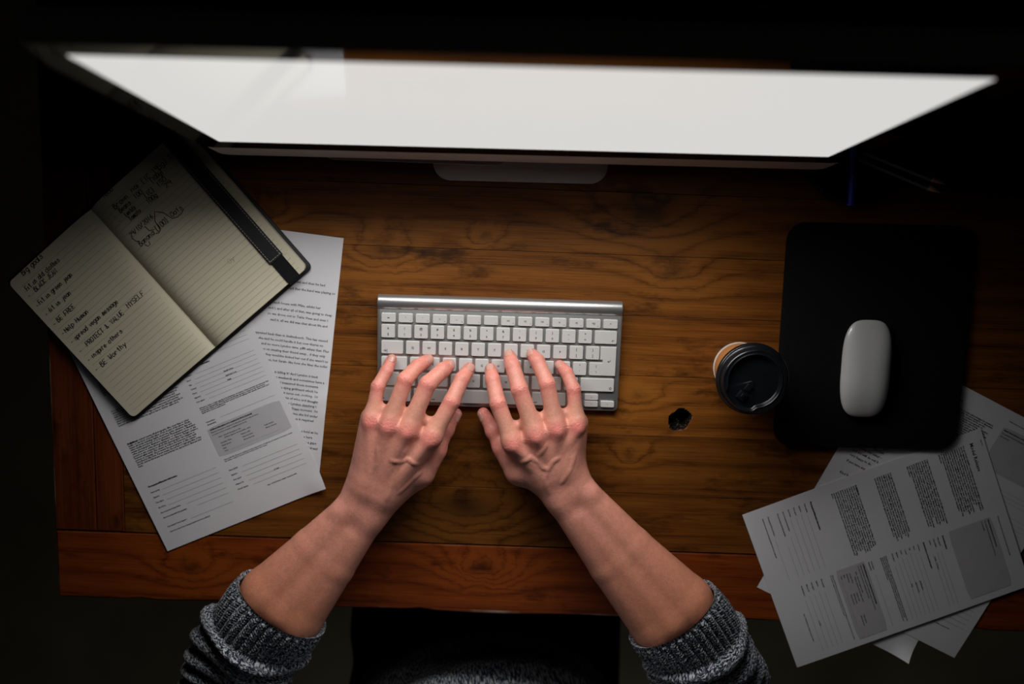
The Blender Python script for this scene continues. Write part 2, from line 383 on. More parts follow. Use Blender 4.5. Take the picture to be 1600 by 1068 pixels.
# ---------------------------------------------------------------- loose papers
def sheet(name, label, cx, cy, ang, z0, hfun, group):
    """A4 sheet: page coordinates run from its upper left corner, x right, y down; hfun(px, py, wx, wy) is the height"""
    ca, sa = math.cos(ang), math.sin(ang); W, H = .210, .297
    ox, oy = cx - W / 2 * ca - H / 2 * sa, cy - W / 2 * sa + H / 2 * ca
    def hz(px, py): return hfun(px, py, ox + px * ca + py * sa, oy + px * sa - py * ca)
    nx, ny = 32, 45; V = []; F = []
    for z_ in (0, -.00012):
        for j in range(ny + 1):
            for i in range(nx + 1):
                px, py = W * i / nx, H * j / ny; V.append((px, -py, hz(px, py) + z_))
    n = nx + 1; q = n * (ny + 1)
    for j in range(ny):
        for i in range(nx):
            a = j * n + i; F.append((a, a + n, a + n + 1, a + 1)); F.append((q + a, q + a + 1, q + a + n + 1, q + a + n))
    rim = [i for i in range(n)] + [j * n + nx for j in range(1, ny + 1)] + [ny * n + i for i in range(nx - 1, -1, -1)] + [j * n for j in range(ny - 1, 0, -1)]
    for k in range(len(rim)):
        a, b = rim[k], rim[(k + 1) % len(rim)]; F.append((a, b, q + b, q + a))
    o = autosmooth(obj(name, V, F, M['paper'])); o.location = (ox, oy, z0); o.rotation_euler = (0, 0, ang)
    tag(o, label, 'paper', group); return o, hz
def over_edge(wx, wy):      # how far a point lies beyond the desk's front edge
    return max(0, -((wx - DX) * -math.sin(DA) + (wy - DY) * math.cos(DA)))
def wav(px, py, a=.0003): return a * (1 + math.sin(px * 31 + py * 17) * math.sin(py * 23 - 1))
def corner(px, py, x, y, r, h):
    d = math.hypot(px - x, py - y); return h * max(0, 1 - d / r) ** 2
hB = lambda px, py, wx, wy: wav(px, py, .0002) + (.0013) * math.exp(-((px - .165 - .25 * (.235 - py)) * .5 + (py - .205)) ** 2 / .00005) * max(0, min(1, (px - .15) / .05)) + corner(px, py, .21, .21, .03, .0015)
hA = lambda px, py, wx, wy: wav(px, py, .0002) + corner(px, py, .21, .297, .035, .006)
hP = lambda px, py, wx, wy: wav(px, py, .0001) - .25 * over_edge(wx, wy) ** 2 + corner(px, py, .21, .297, .03, .009)
hQ = lambda px, py, wx, wy: wav(px, py, .0001) - .25 * over_edge(wx, wy) ** 2
hT = lambda px, py, wx, wy: wav(px, py, .0003) - .2 * over_edge(wx, wy) ** 2 + .0009 * py / .297
sB, zB = sheet('printed_letter', 'letter in large print, creased at its right edge, lowest sheet under the notebook', -.3161, -.2043, R(-7.5), .0003, hB, None)
sA, zA = sheet('release_form', 'two column printed form with one grey box, lying under the open notebook', -.3744, -.2691, .38996, .0012, hA, None)
sP, zP = sheet('printed_letter', 'bottom sheet of the right hand pile with a curled bright corner', .4584, -.4081, R(-27), .0003, hP, 'sheets in the right hand pile')
sQ, zQ = sheet('release_form', 'middle sheet of the right hand pile, its top tucked under the black mouse mat', .5185, -.4043, R(-27.3), .0008, hQ, 'sheets in the right hand pile')
sT, zT = sheet('release_form', 'topmost form of the right hand pile with two grey boxes, turned sideways', .4516, -.4450, .3659 - math.pi / 2, .0017, hT, 'sheets in the right hand pile')
# ---- print
FORM_P = ['For good and valuable consideration herein acknowledged as received, and by signing this release I hereby give the photographer or filmmaker and assigns my permission to license the content and to use the content in any media for any purpose, except pornographic or defamatory, which may include, among others, advertising, promotion, marketing and packaging for any product or service. I agree that the content may be combined with other images, text, graphics, film, audio and audio visual works, and may be cropped, altered or modified. I acknowledge and agree that I have consented to publication of my ethnicity as indicated below, but understand that other ethnicities may be associated with content by the photographer for descriptive purposes.',
 'I agree that I have no rights to the content, and all rights to the content belong to the photographer or filmmaker and assigns. I acknowledge and agree that I have no further right to additional consideration or accounting, and that I will make no further claim for any reason to the photographer or assigns. I acknowledge and agree that this release is binding upon my heirs and assigns. I agree that this release is irrevocable, worldwide and perpetual, and will be governed by the laws of the country, excluding the law of conflicts. I represent that I am at least eighteen years of age and have the full legal capacity to execute this release.',
 'It is agreed that my personal information will not be made publicly available but may only be used directly in relation to the licensing of the content where necessary and may be retained as long as necessary to fulfil this purpose, including by being shared with sub licensees and transferred to countries with differing data protection and privacy laws where it may be stored, accessed and used. I represent and warrant that I am at least eighteen years of age and have the full legal capacity to execute this release and that my agency has no further claim on it.',
 'Definitions: content means all photographs, film, recording or other audio, or any form of media taken of me as part of the shoot. Media means all media including digital, electronic, print, television, film and other media now known or to be invented. Photographer or filmmaker means photographer, illustrator, filmmaker or cinematographer, or any other person or entity photographing or recording me. Assigns means a person or any company to whom the photographer has assigned or licensed rights under this release as well as the licensees of any such person or company. Shoot means the photographic or film session described in this form. Parent means the parent or legal guardian of the model, and model means me and includes my appearance, likeness and form.']
def T(x, y, s, size=.0024, wrap=None, al='LEFT', bold=.00006, ls=1.0): return ('t', x, y, s, size, wrap, al, bold, ls)
def Ln(x0, x1, y): return ('l', x0, x1, y)
def form(top=True):
    it = []
    a0, a1, b0, b1 = .0135, .099, .111, .2
    it += [T(a0, .0045, 'Page 1 of 1', .0017), T(a0, .018, 'Model Release', .0062), T(b0, .0125, 'Model release form, please print clearly and complete all of the fields', .0019)]
    for y, p in zip((.0265, .0715, .117, .160), FORM_P): it.append(T(a0, y, p, .00292, a1 - a0, ls=.93))
    it.append(T(a0, .160, 'Definitions:', .00292, bold=.0002))
    y = .2165; it.append(T(a0, y, 'Photographer/Filmmaker Information', .0025, bold=.00018))
    for k, s in enumerate(['Name (print)', 'Signature', 'Date signed', 'Shoot Date', 'Shoot Country & Region/State', 'Shoot Description/Ref (if applicable)', 'Photographer Phone Number']):
        yy = y + .0075 + k * .0068 + (.005 if k == 6 else 0); it += [T(a0, yy, s, .0021), Ln(a0 + .001 + len(s) * .00118, a1, yy + .0004)]
    it.append(T(a0, .2765, 'https://www.release-forms.com/images/english/model-release-english.pdf', .0018))
    it += [('b', b0 - .002, .0195, b1 + .001, .0735), T(b0, .0245, 'Attach Visual Reference of Model here:', .0023, bold=.00016), T(b0, .0285, 'For example Polaroid, driving licence, print, photocopy,', .0021), T(b0, .0325, 'etc. (optional)', .0021)]
    it.append(T(b0, .0815, 'Model Information', .0024, bold=.00016))
    for k, (s, s2) in enumerate([('Name (print)', ''), ('Date of Birth', ''), ('Gender:', '☐ Male    ☐ Female')]):
        yy = .0875 + k * .0052; it += [T(b0, yy, s, .0021), Ln(b0 + .018, b1, yy + .0004)] + ([T(b0 + .022, yy, s2, .0021)] if s2 else [])
    it.append(T(b0, .1055, 'Model Address or Parent Information', .0023, bold=.00016))
    for k, (s, s2) in enumerate([('Residence', ''), ('Street', ''), ('City', 'State/Province'), ('Country', 'Zip/Postal Code'), ('Phone', 'Email'), ('Signature', ''), ('Date signed', '')]):
        yy = .1125 + k * .0054; it += [T(b0, yy, s, .0021), Ln(b0 + .003 + len(s) * .0012, b1, yy + .0004)] + ([T(b0 + .045, yy, s2, .0021)] if s2 else [])
    it.append(T(b0, .153, 'If Model is a minor or lacks capacity in the jurisdiction of residence, Parent warrants and represents that Parent is the legal guardian of Model, and has the full legal capacity to consent to the shoot and to execute this release of all rights in Model\'s content. If you are signing in this capacity, please enter your details above and your name below:', .0021, b1 - b0))
    it += [Ln(b0 + .018, b1, .1708), T(b0, .1712, 'Parent Name', .0021), T(b0, .1745, '(if applicable)', .0021)]
    it += [('b', b0 - .003, .1775, b1 + .002, .2155), T(b0, .1815, 'Additional Information to be completed by Model (Optional)', .0022, bold=.00018), T(b0, .1848, 'Ethnicity information is requested for descriptive purposes only, and serves', .002), T(b0, .1878, 'as a means of more accuracy in assigning search words.', .002), T(b0 + .006, .1926, 'Asian - circle all that applies to this:', .002), T(b0 + .012, .1956, '(Chinese, Japanese, Korean, Indian, other)', .002)]
    for k, (s, s2) in enumerate([('Caucasian, White', 'Hispanic, Latin'), ('Middle Eastern', 'Native American'), ('Black', 'African American'), ('Other', '')]):
        it += [T(b0 + .005, .2002 + k * .0036, s, .002), T(b0 + .032, .1996 + k * .0036, s2, .002)]
    it += [T(b0 + .062, .2002, 'Pacific Islander', .002), T(b0 + .062, .2036, 'African American', .002), Ln(b0 + .013, b0 + .075, .2112)]
    it.append(T(b0, .2205, 'Witness NOTE: All persons signing and witnessing must be of legal age and capacity in the area in which this release is signed. A person cannot witness their own release.', .0021, b1 - b0, bold=.00003))
    for k, (s, s2) in enumerate([('Name (print)', ''), ('Signature', ''), ('Date signed', ''), ('Witness Tel', 'or copy'), ("Model's Agency", '')]):
        yy = .2345 + k * .0063; it += [T(b0, yy, s, .0021), Ln(b0 + .003 + len(s) * .0012, b1, yy + .0004)] + ([T(b0 + .05, yy, s2, .0021)] if s2 else [])
    it.append(T(b0 + .035, .268, 'Page 1 of Model Release - English - September 2008', .0018))
    return it
letter = []
L0 = [(.058, .196, 'anyway it all went quiet and then he had'), (.0662, .2085, 'said that the band was playing so'), (.0850, .1935, 'down at the beach house with Mike, whilst her'), (.0918, .2075, 'and I, and after all of that, was going to sleep'),
      (.0986, .2035, 'so we drove out to Table View and even I'), (.1054, .2035, 'said it, all we did was chat about life and')]
for k, s in enumerate(['all that happened back then in Stellenbosch. This has caused', 'a lot and she said he could handle it but now theres no', 'more of that and no more Lyndon time. pffft whats that. Plus', 'everyone keeps on stealing their friend away... if they only',
                       "knew what I know they wouldve kicked her out if she wasn't so", 'nice, but Sarah- like how she likes the toilet']): L0.append((.1225 + k * .0061, [.2055, .201, .208, .2045, .2085, .208][k], s))
for k, s in enumerate(['I think he is killing it! And Lyndon is back', 'on most of the weekends and sometimes have a', 'long talk so I treasured those moments', 'about his dying girlfriend which he', 'loves and it turns out...nothing. Or', 'over a bit of wine and thought', 'of poor Lyndon clutching to', 'that one Tram moment. Or', 'the time she hid under', 'the bed as it required']):
    L0.append((.1665 + k * .0059, [.1985, .2065, .200, .2, .201, .2015, .2025, .2025, .203, .1985][k], s))
for k, s in enumerate(['and it was as bold as he', 'could be here', 'with a gape', 'of dread']): L0.append((.2335 + k * .0064, [.205, .199, .2045, .2065][k], s))
for y, xe, s in L0: letter.append(T(xe - .0015, y, s, .0041, None, 'RIGHT', .00004))
letter2 = []
for k, s in enumerate(['the terms of the above offer and would', 'like to confirm your place on the team,', 'we are happy to do so at any time as', 'agreed with the manager last week. You', 'can bring this letter with you on the day', 'and we will do our best to help. We are', 'very happy to do.']): letter2.append(T(.0165, .0652 + k * .0062, s, .0042))
letter2 += [T(.0165, .1105, 'If you have any other questions, please ask.', .0042), T(.0165, .1265, 'Kind Regards,', .0042)]
bullets = []
for k in range(9): bullets.append(T(.015, .1 + k * .0045, 'and will be bound by all of the terms set out here and below', .0031))
def page(sheet_o, hz, items, tint_first=True, share=None):
    """collects the print of one sheet; meshed later together with all other lettering"""
    JOBS.append(('page', sheet_o, hz, items))
page(sB, zB, letter); page(sA, zA, form()); page(sT, zT, form()); page(sQ, zQ, form()); page(sP, zP, letter2)
# ---------------------------------------------------------------- open notebook
nbk = empty('open_notebook', (-.343, -.197, .0027), (0, 0, R(40)))
tag(nbk, 'open black notebook with cream ruled pages and handwritten goals, lying on the papers', 'notebook')
def nz(x):   # height of the page surface across the spread
    a = abs(x)
    if x < 0: return .0035 + .0072 * (1 - math.exp(-a / .011)) - .0036 * max(0, (a - .02) / .11) ** 1.2
    return .0035 + .0098 * (1 - math.exp(-a / .010)) - .0030 * max(0, (a - .03) / .11) ** 1.5
autosmooth(obj('cover', *prism(rrect(.2815, .2145, .007, 6, .0072, .1045), 0, .0022, .0008), M['cover'], nbk))
def block(name, xs, flip):
    V = []; F = []; rows = []
    yb, yt = .0012, .2078
    for x in xs:
        e = max(0, (abs(x) - abs(xs[-1]) + .006) / .006); c = .006 * (1 - math.sqrt(max(0, 1 - e * e)))
        rows.append([(x, yb + c, .0022), (x, yb + c, nz(x)), (x, yt - c, nz(x)), (x, yt - c, .0022)])
    n = len(rows)
    for r_ in rows: V += r_
    for k in range(n - 1):
        for q in range(3): F.append((k * 4 + q, k * 4 + q + 1, k * 4 + 5 + q, k * 4 + 4 + q))
        F.append((k * 4 + 3, k * 4, k * 4 + 4, k * 4 + 7))
    F.append((0, 1, 2, 3)); F.append(tuple((n - 1) * 4 + q for q in (3, 2, 1, 0)))
    if flip: F = [tuple(reversed(f)) for f in F]
    return autosmooth(obj(name, V, F, M['cream'], nbk), 30)
xl = [0, .002, .004, .007, .011, .016, .022, .03, .045, .06, .08, .1, .115, .124, .1252, .1265, .1278, .129, .1298, .13]
block('page_block', [-x for x in xl], True)
block('page_block', [x * 1.107 for x in xl], False)
def ribbon(paths, wd, hfun, dz):
    """flat pen strokes lying on a surface"""
    V = []; F = []
    for p in paths:
        q = []
        for a, b in zip(p[:-1], p[1:]):
            m = max(1, int(math.dist(a, b) / .004)); q += [(a[0] + (b[0] - a[0]) * i / m, a[1] + (b[1] - a[1]) * i / m) for i in range(m)]
        q.append(p[-1]); n0 = len(V)
        for i, c in enumerate(q):
            a, b = q[max(0, i - 1)], q[min(len(q) - 1, i + 1)]; d = math.dist(a, b) or 1
            nx_, ny_ = -(b[1] - a[1]) / d * wd / 2, (b[0] - a[0]) / d * wd / 2
            for s in (1, -1): V.append((c[0] + s * nx_, c[1] + s * ny_, hfun(c[0] + s * nx_, c[1] + s * ny_) + dz))
        for i in range(len(q) - 1): F.append((n0 + 2 * i, n0 + 2 * i + 1, n0 + 2 * i + 3, n0 + 2 * i + 2))
    return V, F
hN = lambda x, y: nz(x)
xsr = [i * .0025 for i in range(0, 52)]
def ruled(side):
    P = []
    for k in range(28):
        y = .1945 - k * .00692
        if side < 0: P.append([(-x, y) for x in xsr if .006 < x < .125])
        else: P.append([(x * 1.08, y) for x in xsr if .006 < x < .128])
    return P
obj('ruled_lines', *ribbon(ruled(-1), .00035, hN, .00012), M['faint_line'], nbk)
obj('ruled_lines', *ribbon(ruled(1), .00035, hN, .00012), M['faint_line'], nbk)
# single stroke handwriting, each glyph drawn on a grid 4 wide, x height 4, capitals 6, descenders -2
GL = {'a': '41 43 24 03 01 20 41,44 40', 'b': '06 00 20 41 43 24 03', 'c': '43 24 03 01 20 41', 'd': '46 40,43 24 03 01 20 41', 'e': '02 42 33 24 03 01 20 31', 'f': '36 25 20,03 33', 'g': '43 24 03 01 20 41,44 4a 2b 0a',
 'h': '06 00,03 24 33 30', 'i': '04 00', 'j': '34 3a 1b', 'k': '06 00,34 02 30', 'l': '06 00 20', 'm': '04 00,03 14 23 20,23 34 43 40', 'n': '04 00,03 24 33 30', 'o': '24 03 01 20 41 43 24', 'p': '0b 04,03 24 43 41 20 01', 'r': '04 00,03 24 33',
 's': '43 24 03 42 41 20 01', 't': '26 21 30,04 34', 'u': '04 01 20 31,34 30', 'v': '04 20 44', 'w': '04 10 23 30 44', 'y': '04 20,44 1b', 'z': '04 44 00 40',
 'A': '00 26 40,12 32', 'B': '00 06 26 35 24 03,24 42 41 30 00', 'C': '45 26 05 01 20 41', 'D': '00 06 26 44 42 20 00', 'E': '46 06 00 40,03 33', 'F': '46 06 00,03 33', 'G': '45 26 05 01 20 42 22', 'H': '06 00,46 40,03 43', 'I': '06 00', 'J': '36 31 20 01',
 'K': '06 00,46 03 40', 'L': '06 00 40', 'M': '00 06 23 46 40', 'N': '00 06 40 46', 'O': '26 05 01 20 41 45 26', 'P': '00 06 36 45 44 33 03', 'R': '00 06 36 45 44 33 03,23 40', 'S': '45 26 05 04 42 41 20 01', 'T': '06 46,26 20', 'U': '06 01 20 41 46', 'V': '06 20 46', 'W': '06 10 23 30 46', 'Y': '06 23 46,23 20',
 '0': '26 05 01 20 41 45 26', '1': '15 26 20', '2': '05 26 45 44 00 40', '3': '06 46 24 43 41 20 01', '5': '46 06 03 34 42 30 00', '6': '36 03 01 20 41 42 23 02', '9': '44 23 04 05 26 45 40', '/': '00 36', '(': '27 14 11 2a', ')': '17 24 21 1a', '-': '12 32', '&': '40 05 16 25 01 10 41', '.': '10 11'}
def strokes(s, x, y, xe, cap):
    """text between x and xe on base line y with capital height cap"""
    ad = sum(.62 if c in 'il.I' else 1. for c in s); cw = (xe - x) / max(1e-6, ad - .28); out = []
    for c in s:
        a = .62 if c in 'il.I' else 1.
        for st in GL.get(c, '').split(','):
            p = [((int(q[0])) / 4 * .74 * cw, (int(q[1]) if q[1].isdigit() else -(ord(q[1]) - 96)) / 6 * cap) for q in st.split()]
            if len(p) > 1:
                j = random.uniform(-.04, .04) * cap; out.append([(x + px + py * .08 + random.uniform(-.02, .02) * cap, y + py + j) for px, py in p])
        x += cw * a
    return out
HL = [('Big goals', -109.7, 202.2, -78, 6.5), ('Fit in old clothes', -119, 187, -66, 5.6), ('-', -123, 180, -120, 5), ('BLACK JEAN', -112, 180, -77, 5.6), ('-', -124, 166, -121, 5), ('Fit in green jean', -118.7, 166, -66.6, 5.6), ('-', -123, 152, -120, 5), ('fit in jean', -116.4, 152, -82.5, 5.6), ('-', -124, 138, -121, 5), ('BE FREE', -116.9, 137.8, -90, 5.6),
 ('-', -124, 124, -121, 5), ('Help Human', -118.6, 123.5, -82, 5.6), ('-', -123, 110, -120, 5), ('spread vegan message', -116.3, 110, -47.8, 5.6), ('-', -123, 96, -120, 5), ('PROTECT & VALUE', -110.7, 96.2, -52, 5.6), ('MYSELF', -43, 97.5, -18.5, 5.8), ('-', -123, 82.5, -120, 5), ('inspire others', -115.1, 82, -68, 5.6), ('-', -124, 68.5, -121, 5), ('BE Worthy', -114.6, 68, -75, 5.8)]
HR = [('1600', 21.9, 205, 37, 5.6), ('-', 15.5, 188, 17, 5), ('Brown', 23.7, 188.4, 44.6, 5.4), ('rice', 51.6, 189.4, 61.7, 5.4), ('(1C 195g)', 67, 188.4, 104, 5.8), ('-', 16, 181, 18, 5), ('Beans', 25.8, 181.3, 41.7, 5.2), ('100', 49.2, 181.6, 60, 5.2), ('(100g)', 75.7, 182.6, 93, 5.2), ('-', 17, 174, 19, 5), ('Lentils', 27.9, 174, 42.2, 5.0), ('(1C)', 58.7, 174.8, 72, 5.2), ('150', 77.8, 175.2, 90, 5.2), ('Tomato', 27.9, 167.4, 44.3, 5.0), ('100g', 56.6, 168.2, 70, 5.2), ('29', 84, 168.5, 92, 5),
 ('29/10/2016', 15.6, 154, 50.4, 5.0), ('Banana', 16.9, 139.8, 39, 5.6), ('(100)', 43, 139.8, 61, 5.8), ('Oats', 67, 140.4, 82, 5.4), ('22', 108, 189, 114, 5)]
P = []
for s, x, y, xe, c in HL: P += strokes(s, x / 1000, y / 1000, xe / 1000, c / 1000)
obj('handwriting', *ribbon(P, .0009, hN, .0002), M['pen_ink'], nbk)
P = []
for s, x, y, xe, c in HR: P += strokes(s, x / 1000, y / 1000, xe / 1000, c / 1000)
P += [[(.0469, .1385), (.049, .150), (.056, .158), (.0625, .151), (.066, .1395)], [(.040, .1395), (.043, .1375), (.0465, .1385)], [(.066, .1395), (.071, .1372), (.078, .1372), (.083, .1395)], [(.0155, .1535), (.0165, .148), (.020, .1445)], [(.022, .1385), (.0235, .1345), (.027, .1345), (.028, .138)], [(.036, .153), (.037, .146), (.042, .1435)]]
obj('handwriting', *ribbon(P, .0009, hN, .0002), M['pen_ink'], nbk)
obj('faint_handwriting', *ribbon(strokes('Oy', .0806, .0603, .0885, .0052), .0004, hN, .0002), M['faint_line'], nbk)
def strap(x0, x1, y0, y1, dz, th):
    V = []; F = []
    prof = [(y0 - .0018, .0005), (y0 - .0018, nz(.12) - .001 + dz), (y0 + .0006, nz(.12) + dz), (y1 - .0006, nz(.12) + dz), (y1 + .0018, nz(.12) - .001 + dz), (y1 + .0018, .0005)]
    for y, z in prof:
        for x in (x0, x1): V.append((x, y, z - (nz(.12) - nz(x)) * (1 if z > .004 else 0)))
    m = len(prof) * 2
    cy_ = (y0 + y1) / 2
    for y, z in prof:
        yy = y + (th if y < cy_ else -th); zz = z - th if z > .004 else z
        for x in (x0, x1): V.append((x, yy, zz - (nz(.12) - nz(x)) * (1 if z > .004 else 0)))
    for k in range(len(prof) - 1):
        F.append((2 * k, 2 * k + 1, 2 * k + 3, 2 * k + 2)[::-1]); F.append((m + 2 * k, m + 2 * k + 1, m + 2 * k + 3, m + 2 * k + 2))
        F.append((2 * k, 2 * k + 2, m + 2 * k + 2, m + 2 * k)[::-1]); F.append((2 * k + 1, 2 * k + 3, m + 2 * k + 3, m + 2 * k + 1))
    F.append((0, 1, m + 1, m)); F.append((m - 2, m - 1, 2 * m - 1, 2 * m - 2)[::-1]); return V, F
band = obj('elastic_band', *strap(.1165, .1328, .0002, .2088, .0014, .0008), M['elastic'], nbk)
loop = obj('pen_loop', *box(.1152, .1342, .030, .2082, 0, .0012, .0004), M['cover'], nbk)
for v in loop.data.vertices: v.co.z += nz(v.co.x) + .0015
st = []
for x in (.1172, .1322):
    y = .0325
    while y < .2065: st.append([(x, y), (x, y + .0022)]); y += .0034
x = .1180
while x < .1315: st.append([(x, .0325), (x + .0022, .0325)]); x += .0032
obj('stitching', *ribbon(st, .0005, lambda x, y: nz(x) + .0028, .0001), M['thread'], loop)
# ---------------------------------------------------------------- mouse mat, mouse
mat_ = autosmooth(obj('mouse_mat', *prism([(x, y) for x, y in rrect(.2155, .2625, .022, 8)], 0, .004, .0012, .0006), M['black_rubber']))
mat_.location = (.4180, -.1855, .0030); mat_.rotation_euler = (0, 0, R(-1.4)); tag(mat_, 'matt black rectangular mouse mat with rounded corners beside the paper cup', 'mouse mat')
ms = empty('computer_mouse', (.4083, -.2199, .0070), (0, 0, R(-1.0)))
tag(ms, 'smooth white low computer mouse lying on the black mat', 'mouse')
def sup(a, b, n, m=72):
    o = []
    for i in range(m):
        t_ = 2 * math.pi * i / m; c, s_ = math.cos(t_), math.sin(t_)
        o.append((a * math.copysign(abs(c) ** (2 / n), c) * (1 + .0), b * math.copysign(abs(s_) ** (2 / n), s_)))
    return o
V = []; F = []; rs = [0.999, .995, .985, .965, .93, .87, .78, .66, .5, .34, .17]
ol = sup(.0287, .0570, 3.3); n = len(ol)
def mz(x, y, r_): return .0085 + (.0122 - 1.6 * (y + .004) ** 2) * (1 - r_ ** 3.2) ** .55
for r_ in [1.0] + rs:
    for x, y in ol: V.append((x * r_, y * r_, mz(x * r_, y * r_, min(r_, 1))))
V.append((0, 0, mz(0, 0, 0)))
for k in range(len(rs)):
    for i in range(n): F.append((k * n + i, k * n + (i + 1) % n, (k + 1) * n + (i + 1) % n, (k + 1) * n + i))
for i in range(n): F.append((len(rs) * n + i, len(rs) * n + (i + 1) % n, len(V) - 1))
F.append(tuple(reversed(range(n))))
obj('top_shell', V, F, M['mouse'], ms, True)
V = []; F = []
for r_, z in ((.80, .0006), (.9, .0012), (.965, .0050), (.992, .0084)):
    for x, y in ol: V.append((x * r_, y * r_, z))
for k in range(3):
    for i in range(n): F.append((k * n + i, k * n + (i + 1) % n, (k + 1) * n + (i + 1) % n, (k + 1) * n + i))
F += [tuple(reversed(range(n))), tuple(3 * n + i for i in range(n))]
autosmooth(obj('base', V, F, M['alu'], ms))
for x in (-.014, .014): obj('glide_rail', *box(x - .0015, x + .0015, -.038, .038, 0, .0008, .0002), M['black_rubber'], ms)
# ---------------------------------------------------------------- paper cup
cup = empty('paper_cup', (.2647, -.2209, 0), (0, 0, 0)); tag(cup, 'orange-brown takeaway paper cup with a black sip lid standing left of the mouse mat', 'cup')
obj('cup_body', *lathe([(.0288, .0035), (.0292, .006), (.0330, .040), (.0368, .0700)], 72), M['kraft'], cup, True)
autosmooth(obj('bottom_rim', *lathe([(.0268, .0), (.0296, .0), (.0300, .0016), (.0297, .0042), (.0285, .0046)], 72), M['white_card'], cup))
lid = autosmooth(obj('lid', *lathe([(.0372, .0655), (.0400, .0655), (.0403, .0672), (.0400, .0690), (.0388, .0700), (.0390, .0712), (.0390, .0740), (.0380, .0750), (.0366, .0756), (.0358, .0790), (.0350, .0815), (.0338, .0822)], 96, close=False), M['lid'], cup), 50)
# recessed top: a polar grid whose rim swings outwards round the sip zone
A0 = R(232)
def lid_top(r, a):
    da = (a - A0 + math.pi) % (2 * math.pi) - math.pi
    k = 1 / (1 + math.exp((abs(da) - R(38)) / R(2.2))); edge = .0283 + .0042 * k
    s_ = min(1, max(0, (edge + .0012 - r) / .0024)); s_ = s_ * s_ * (3 - 2 * s_)
    rid = .0007 * math.exp(-((r - edge - .0014) / .0008) ** 2)
    return .0818 + rid - .0046 * s_ * (1 - .18 * k)
V = [(0, 0, lid_top(0, 0))]; F = []; rr = [.004, .009, .014, .019, .0235, .0255] + [.0262 + .0004 * k for k in range(20)]; na = 180
rr = [r_ for r_ in rr if r_ <= .0341]
for r_ in rr:
    for i in range(na):
        a = 2 * math.pi * i / na; V.append((r_ * math.cos(a), r_ * math.sin(a), lid_top(r_, a)))
for i in range(na): F.append((0, 1 + i, 1 + (i + 1) % na))
for k in range(len(rr) - 1):
    for i in range(na): F.append((1 + k * na + i, 1 + (k + 1) * na + i, 1 + (k + 1) * na + (i + 1) % na, 1 + k * na + (i + 1) % na))
obj('lid_top', V, F, M['lid'], lid, True)
def sip(r0, r1, wd, z0, z1, b):
    ca, sa = math.cos(A0), math.sin(A0); v, f = box(r0, r1, -wd / 2, wd / 2, z0, z1, b)
    return [(x * ca - y * sa, x * sa + y * ca, z) for x, y, z in v], f
autosmooth(obj('sip_tab', *join(sip(.0065, .0145, .0070, .0765, .0800, .0012), sip(.0165, .0262, .0105, .0765, .0812, .0016), sip(.0185, .0225, .0040, .0805, .0826, .0008)), M['lid'], lid))
# ---------------------------------------------------------------- pen dish, pencils, pen
dish = empty('pen_dish', (.3765, .0245, 0)); tag(dish, 'round black pen dish at the right end of the monitor', 'dish')
autosmooth(obj('bowl', *lathe([(.044, 0), (.050, .002), (.0535, .014), (.0545, .032), (.0538, .0348), (.0525, .0355), (.0512, .0345), (.0500, .014), (.046, .005), (.03, .0042)], 72), M['dish'], dish))
obj('foot_ring', *lathe([(.038, -.0), (.040, .0), (.040, .0006), (.038, .0006)], 48), M['black_rubber'], dish)
def pencil(label, tip, d, ln):
    d = Vector(d).normalized(); tip = Vector(tip); e = empty('pencil', tip - d * ln); V = lambda s: tuple(d * (ln - s)); 
    tag(e, label, 'pencil', 'pencils in the pen dish')
    autosmooth(obj('barrel', *tube([V(ln), V(.0185)], [.0036, .0036], 6), M['green'], e), 30)
    obj('sharpened_wood', *tube([V(.0184), V(.006)], [.0036, .0013], 12), M['pencil_wood'], e, True)
    obj('lead_tip', *tube([V(.0059), V(.0005)], [.0013, .0003], 8), M['graphite'], e, True)
pencil('dark green pencil in the pen dish, the one nearer the monitor', (.4695, -.0105, .0595), (.92, -.40, .30), .112)
pencil('dark green pencil in the pen dish, the one nearer the mouse mat', (.4670, -.0200, .0575), (.92, -.42, .30), .110)
pn = empty('blue_pen', (.3745, .0820, .0405)); tag(pn, 'blue pen resting across the black pen dish, its hollow end forward', 'pen')
d = Vector((-.0026, -.1135, .0)); 
autosmooth(obj('barrel', *tube([d * s for s in (0, .97, 1)], [.0038, .0040, .0040]), M['blue'], pn))
obj('end_ring', *tube([d * .985, d * 1.012], [.0044, .0042], 16), M['blue'], pn, True)
obj('end_plug', *tube([d * 1.01, d * 1.0135], [.0026, .0026], 12), M['lid'], pn, True)
# thin cable behind the monitor
cb = obj('cable', *tube([(.02, .15, .06), (.05, .19, .03), (.09, .22, .003), (.14, .225, .0026), (.19, .24, .0026), (.30, .245, .0026)], [.0025] * 6, 8), M['cable'], None, True)
tag(cb, 'thin grey cable on the desk behind the monitor', 'cable')
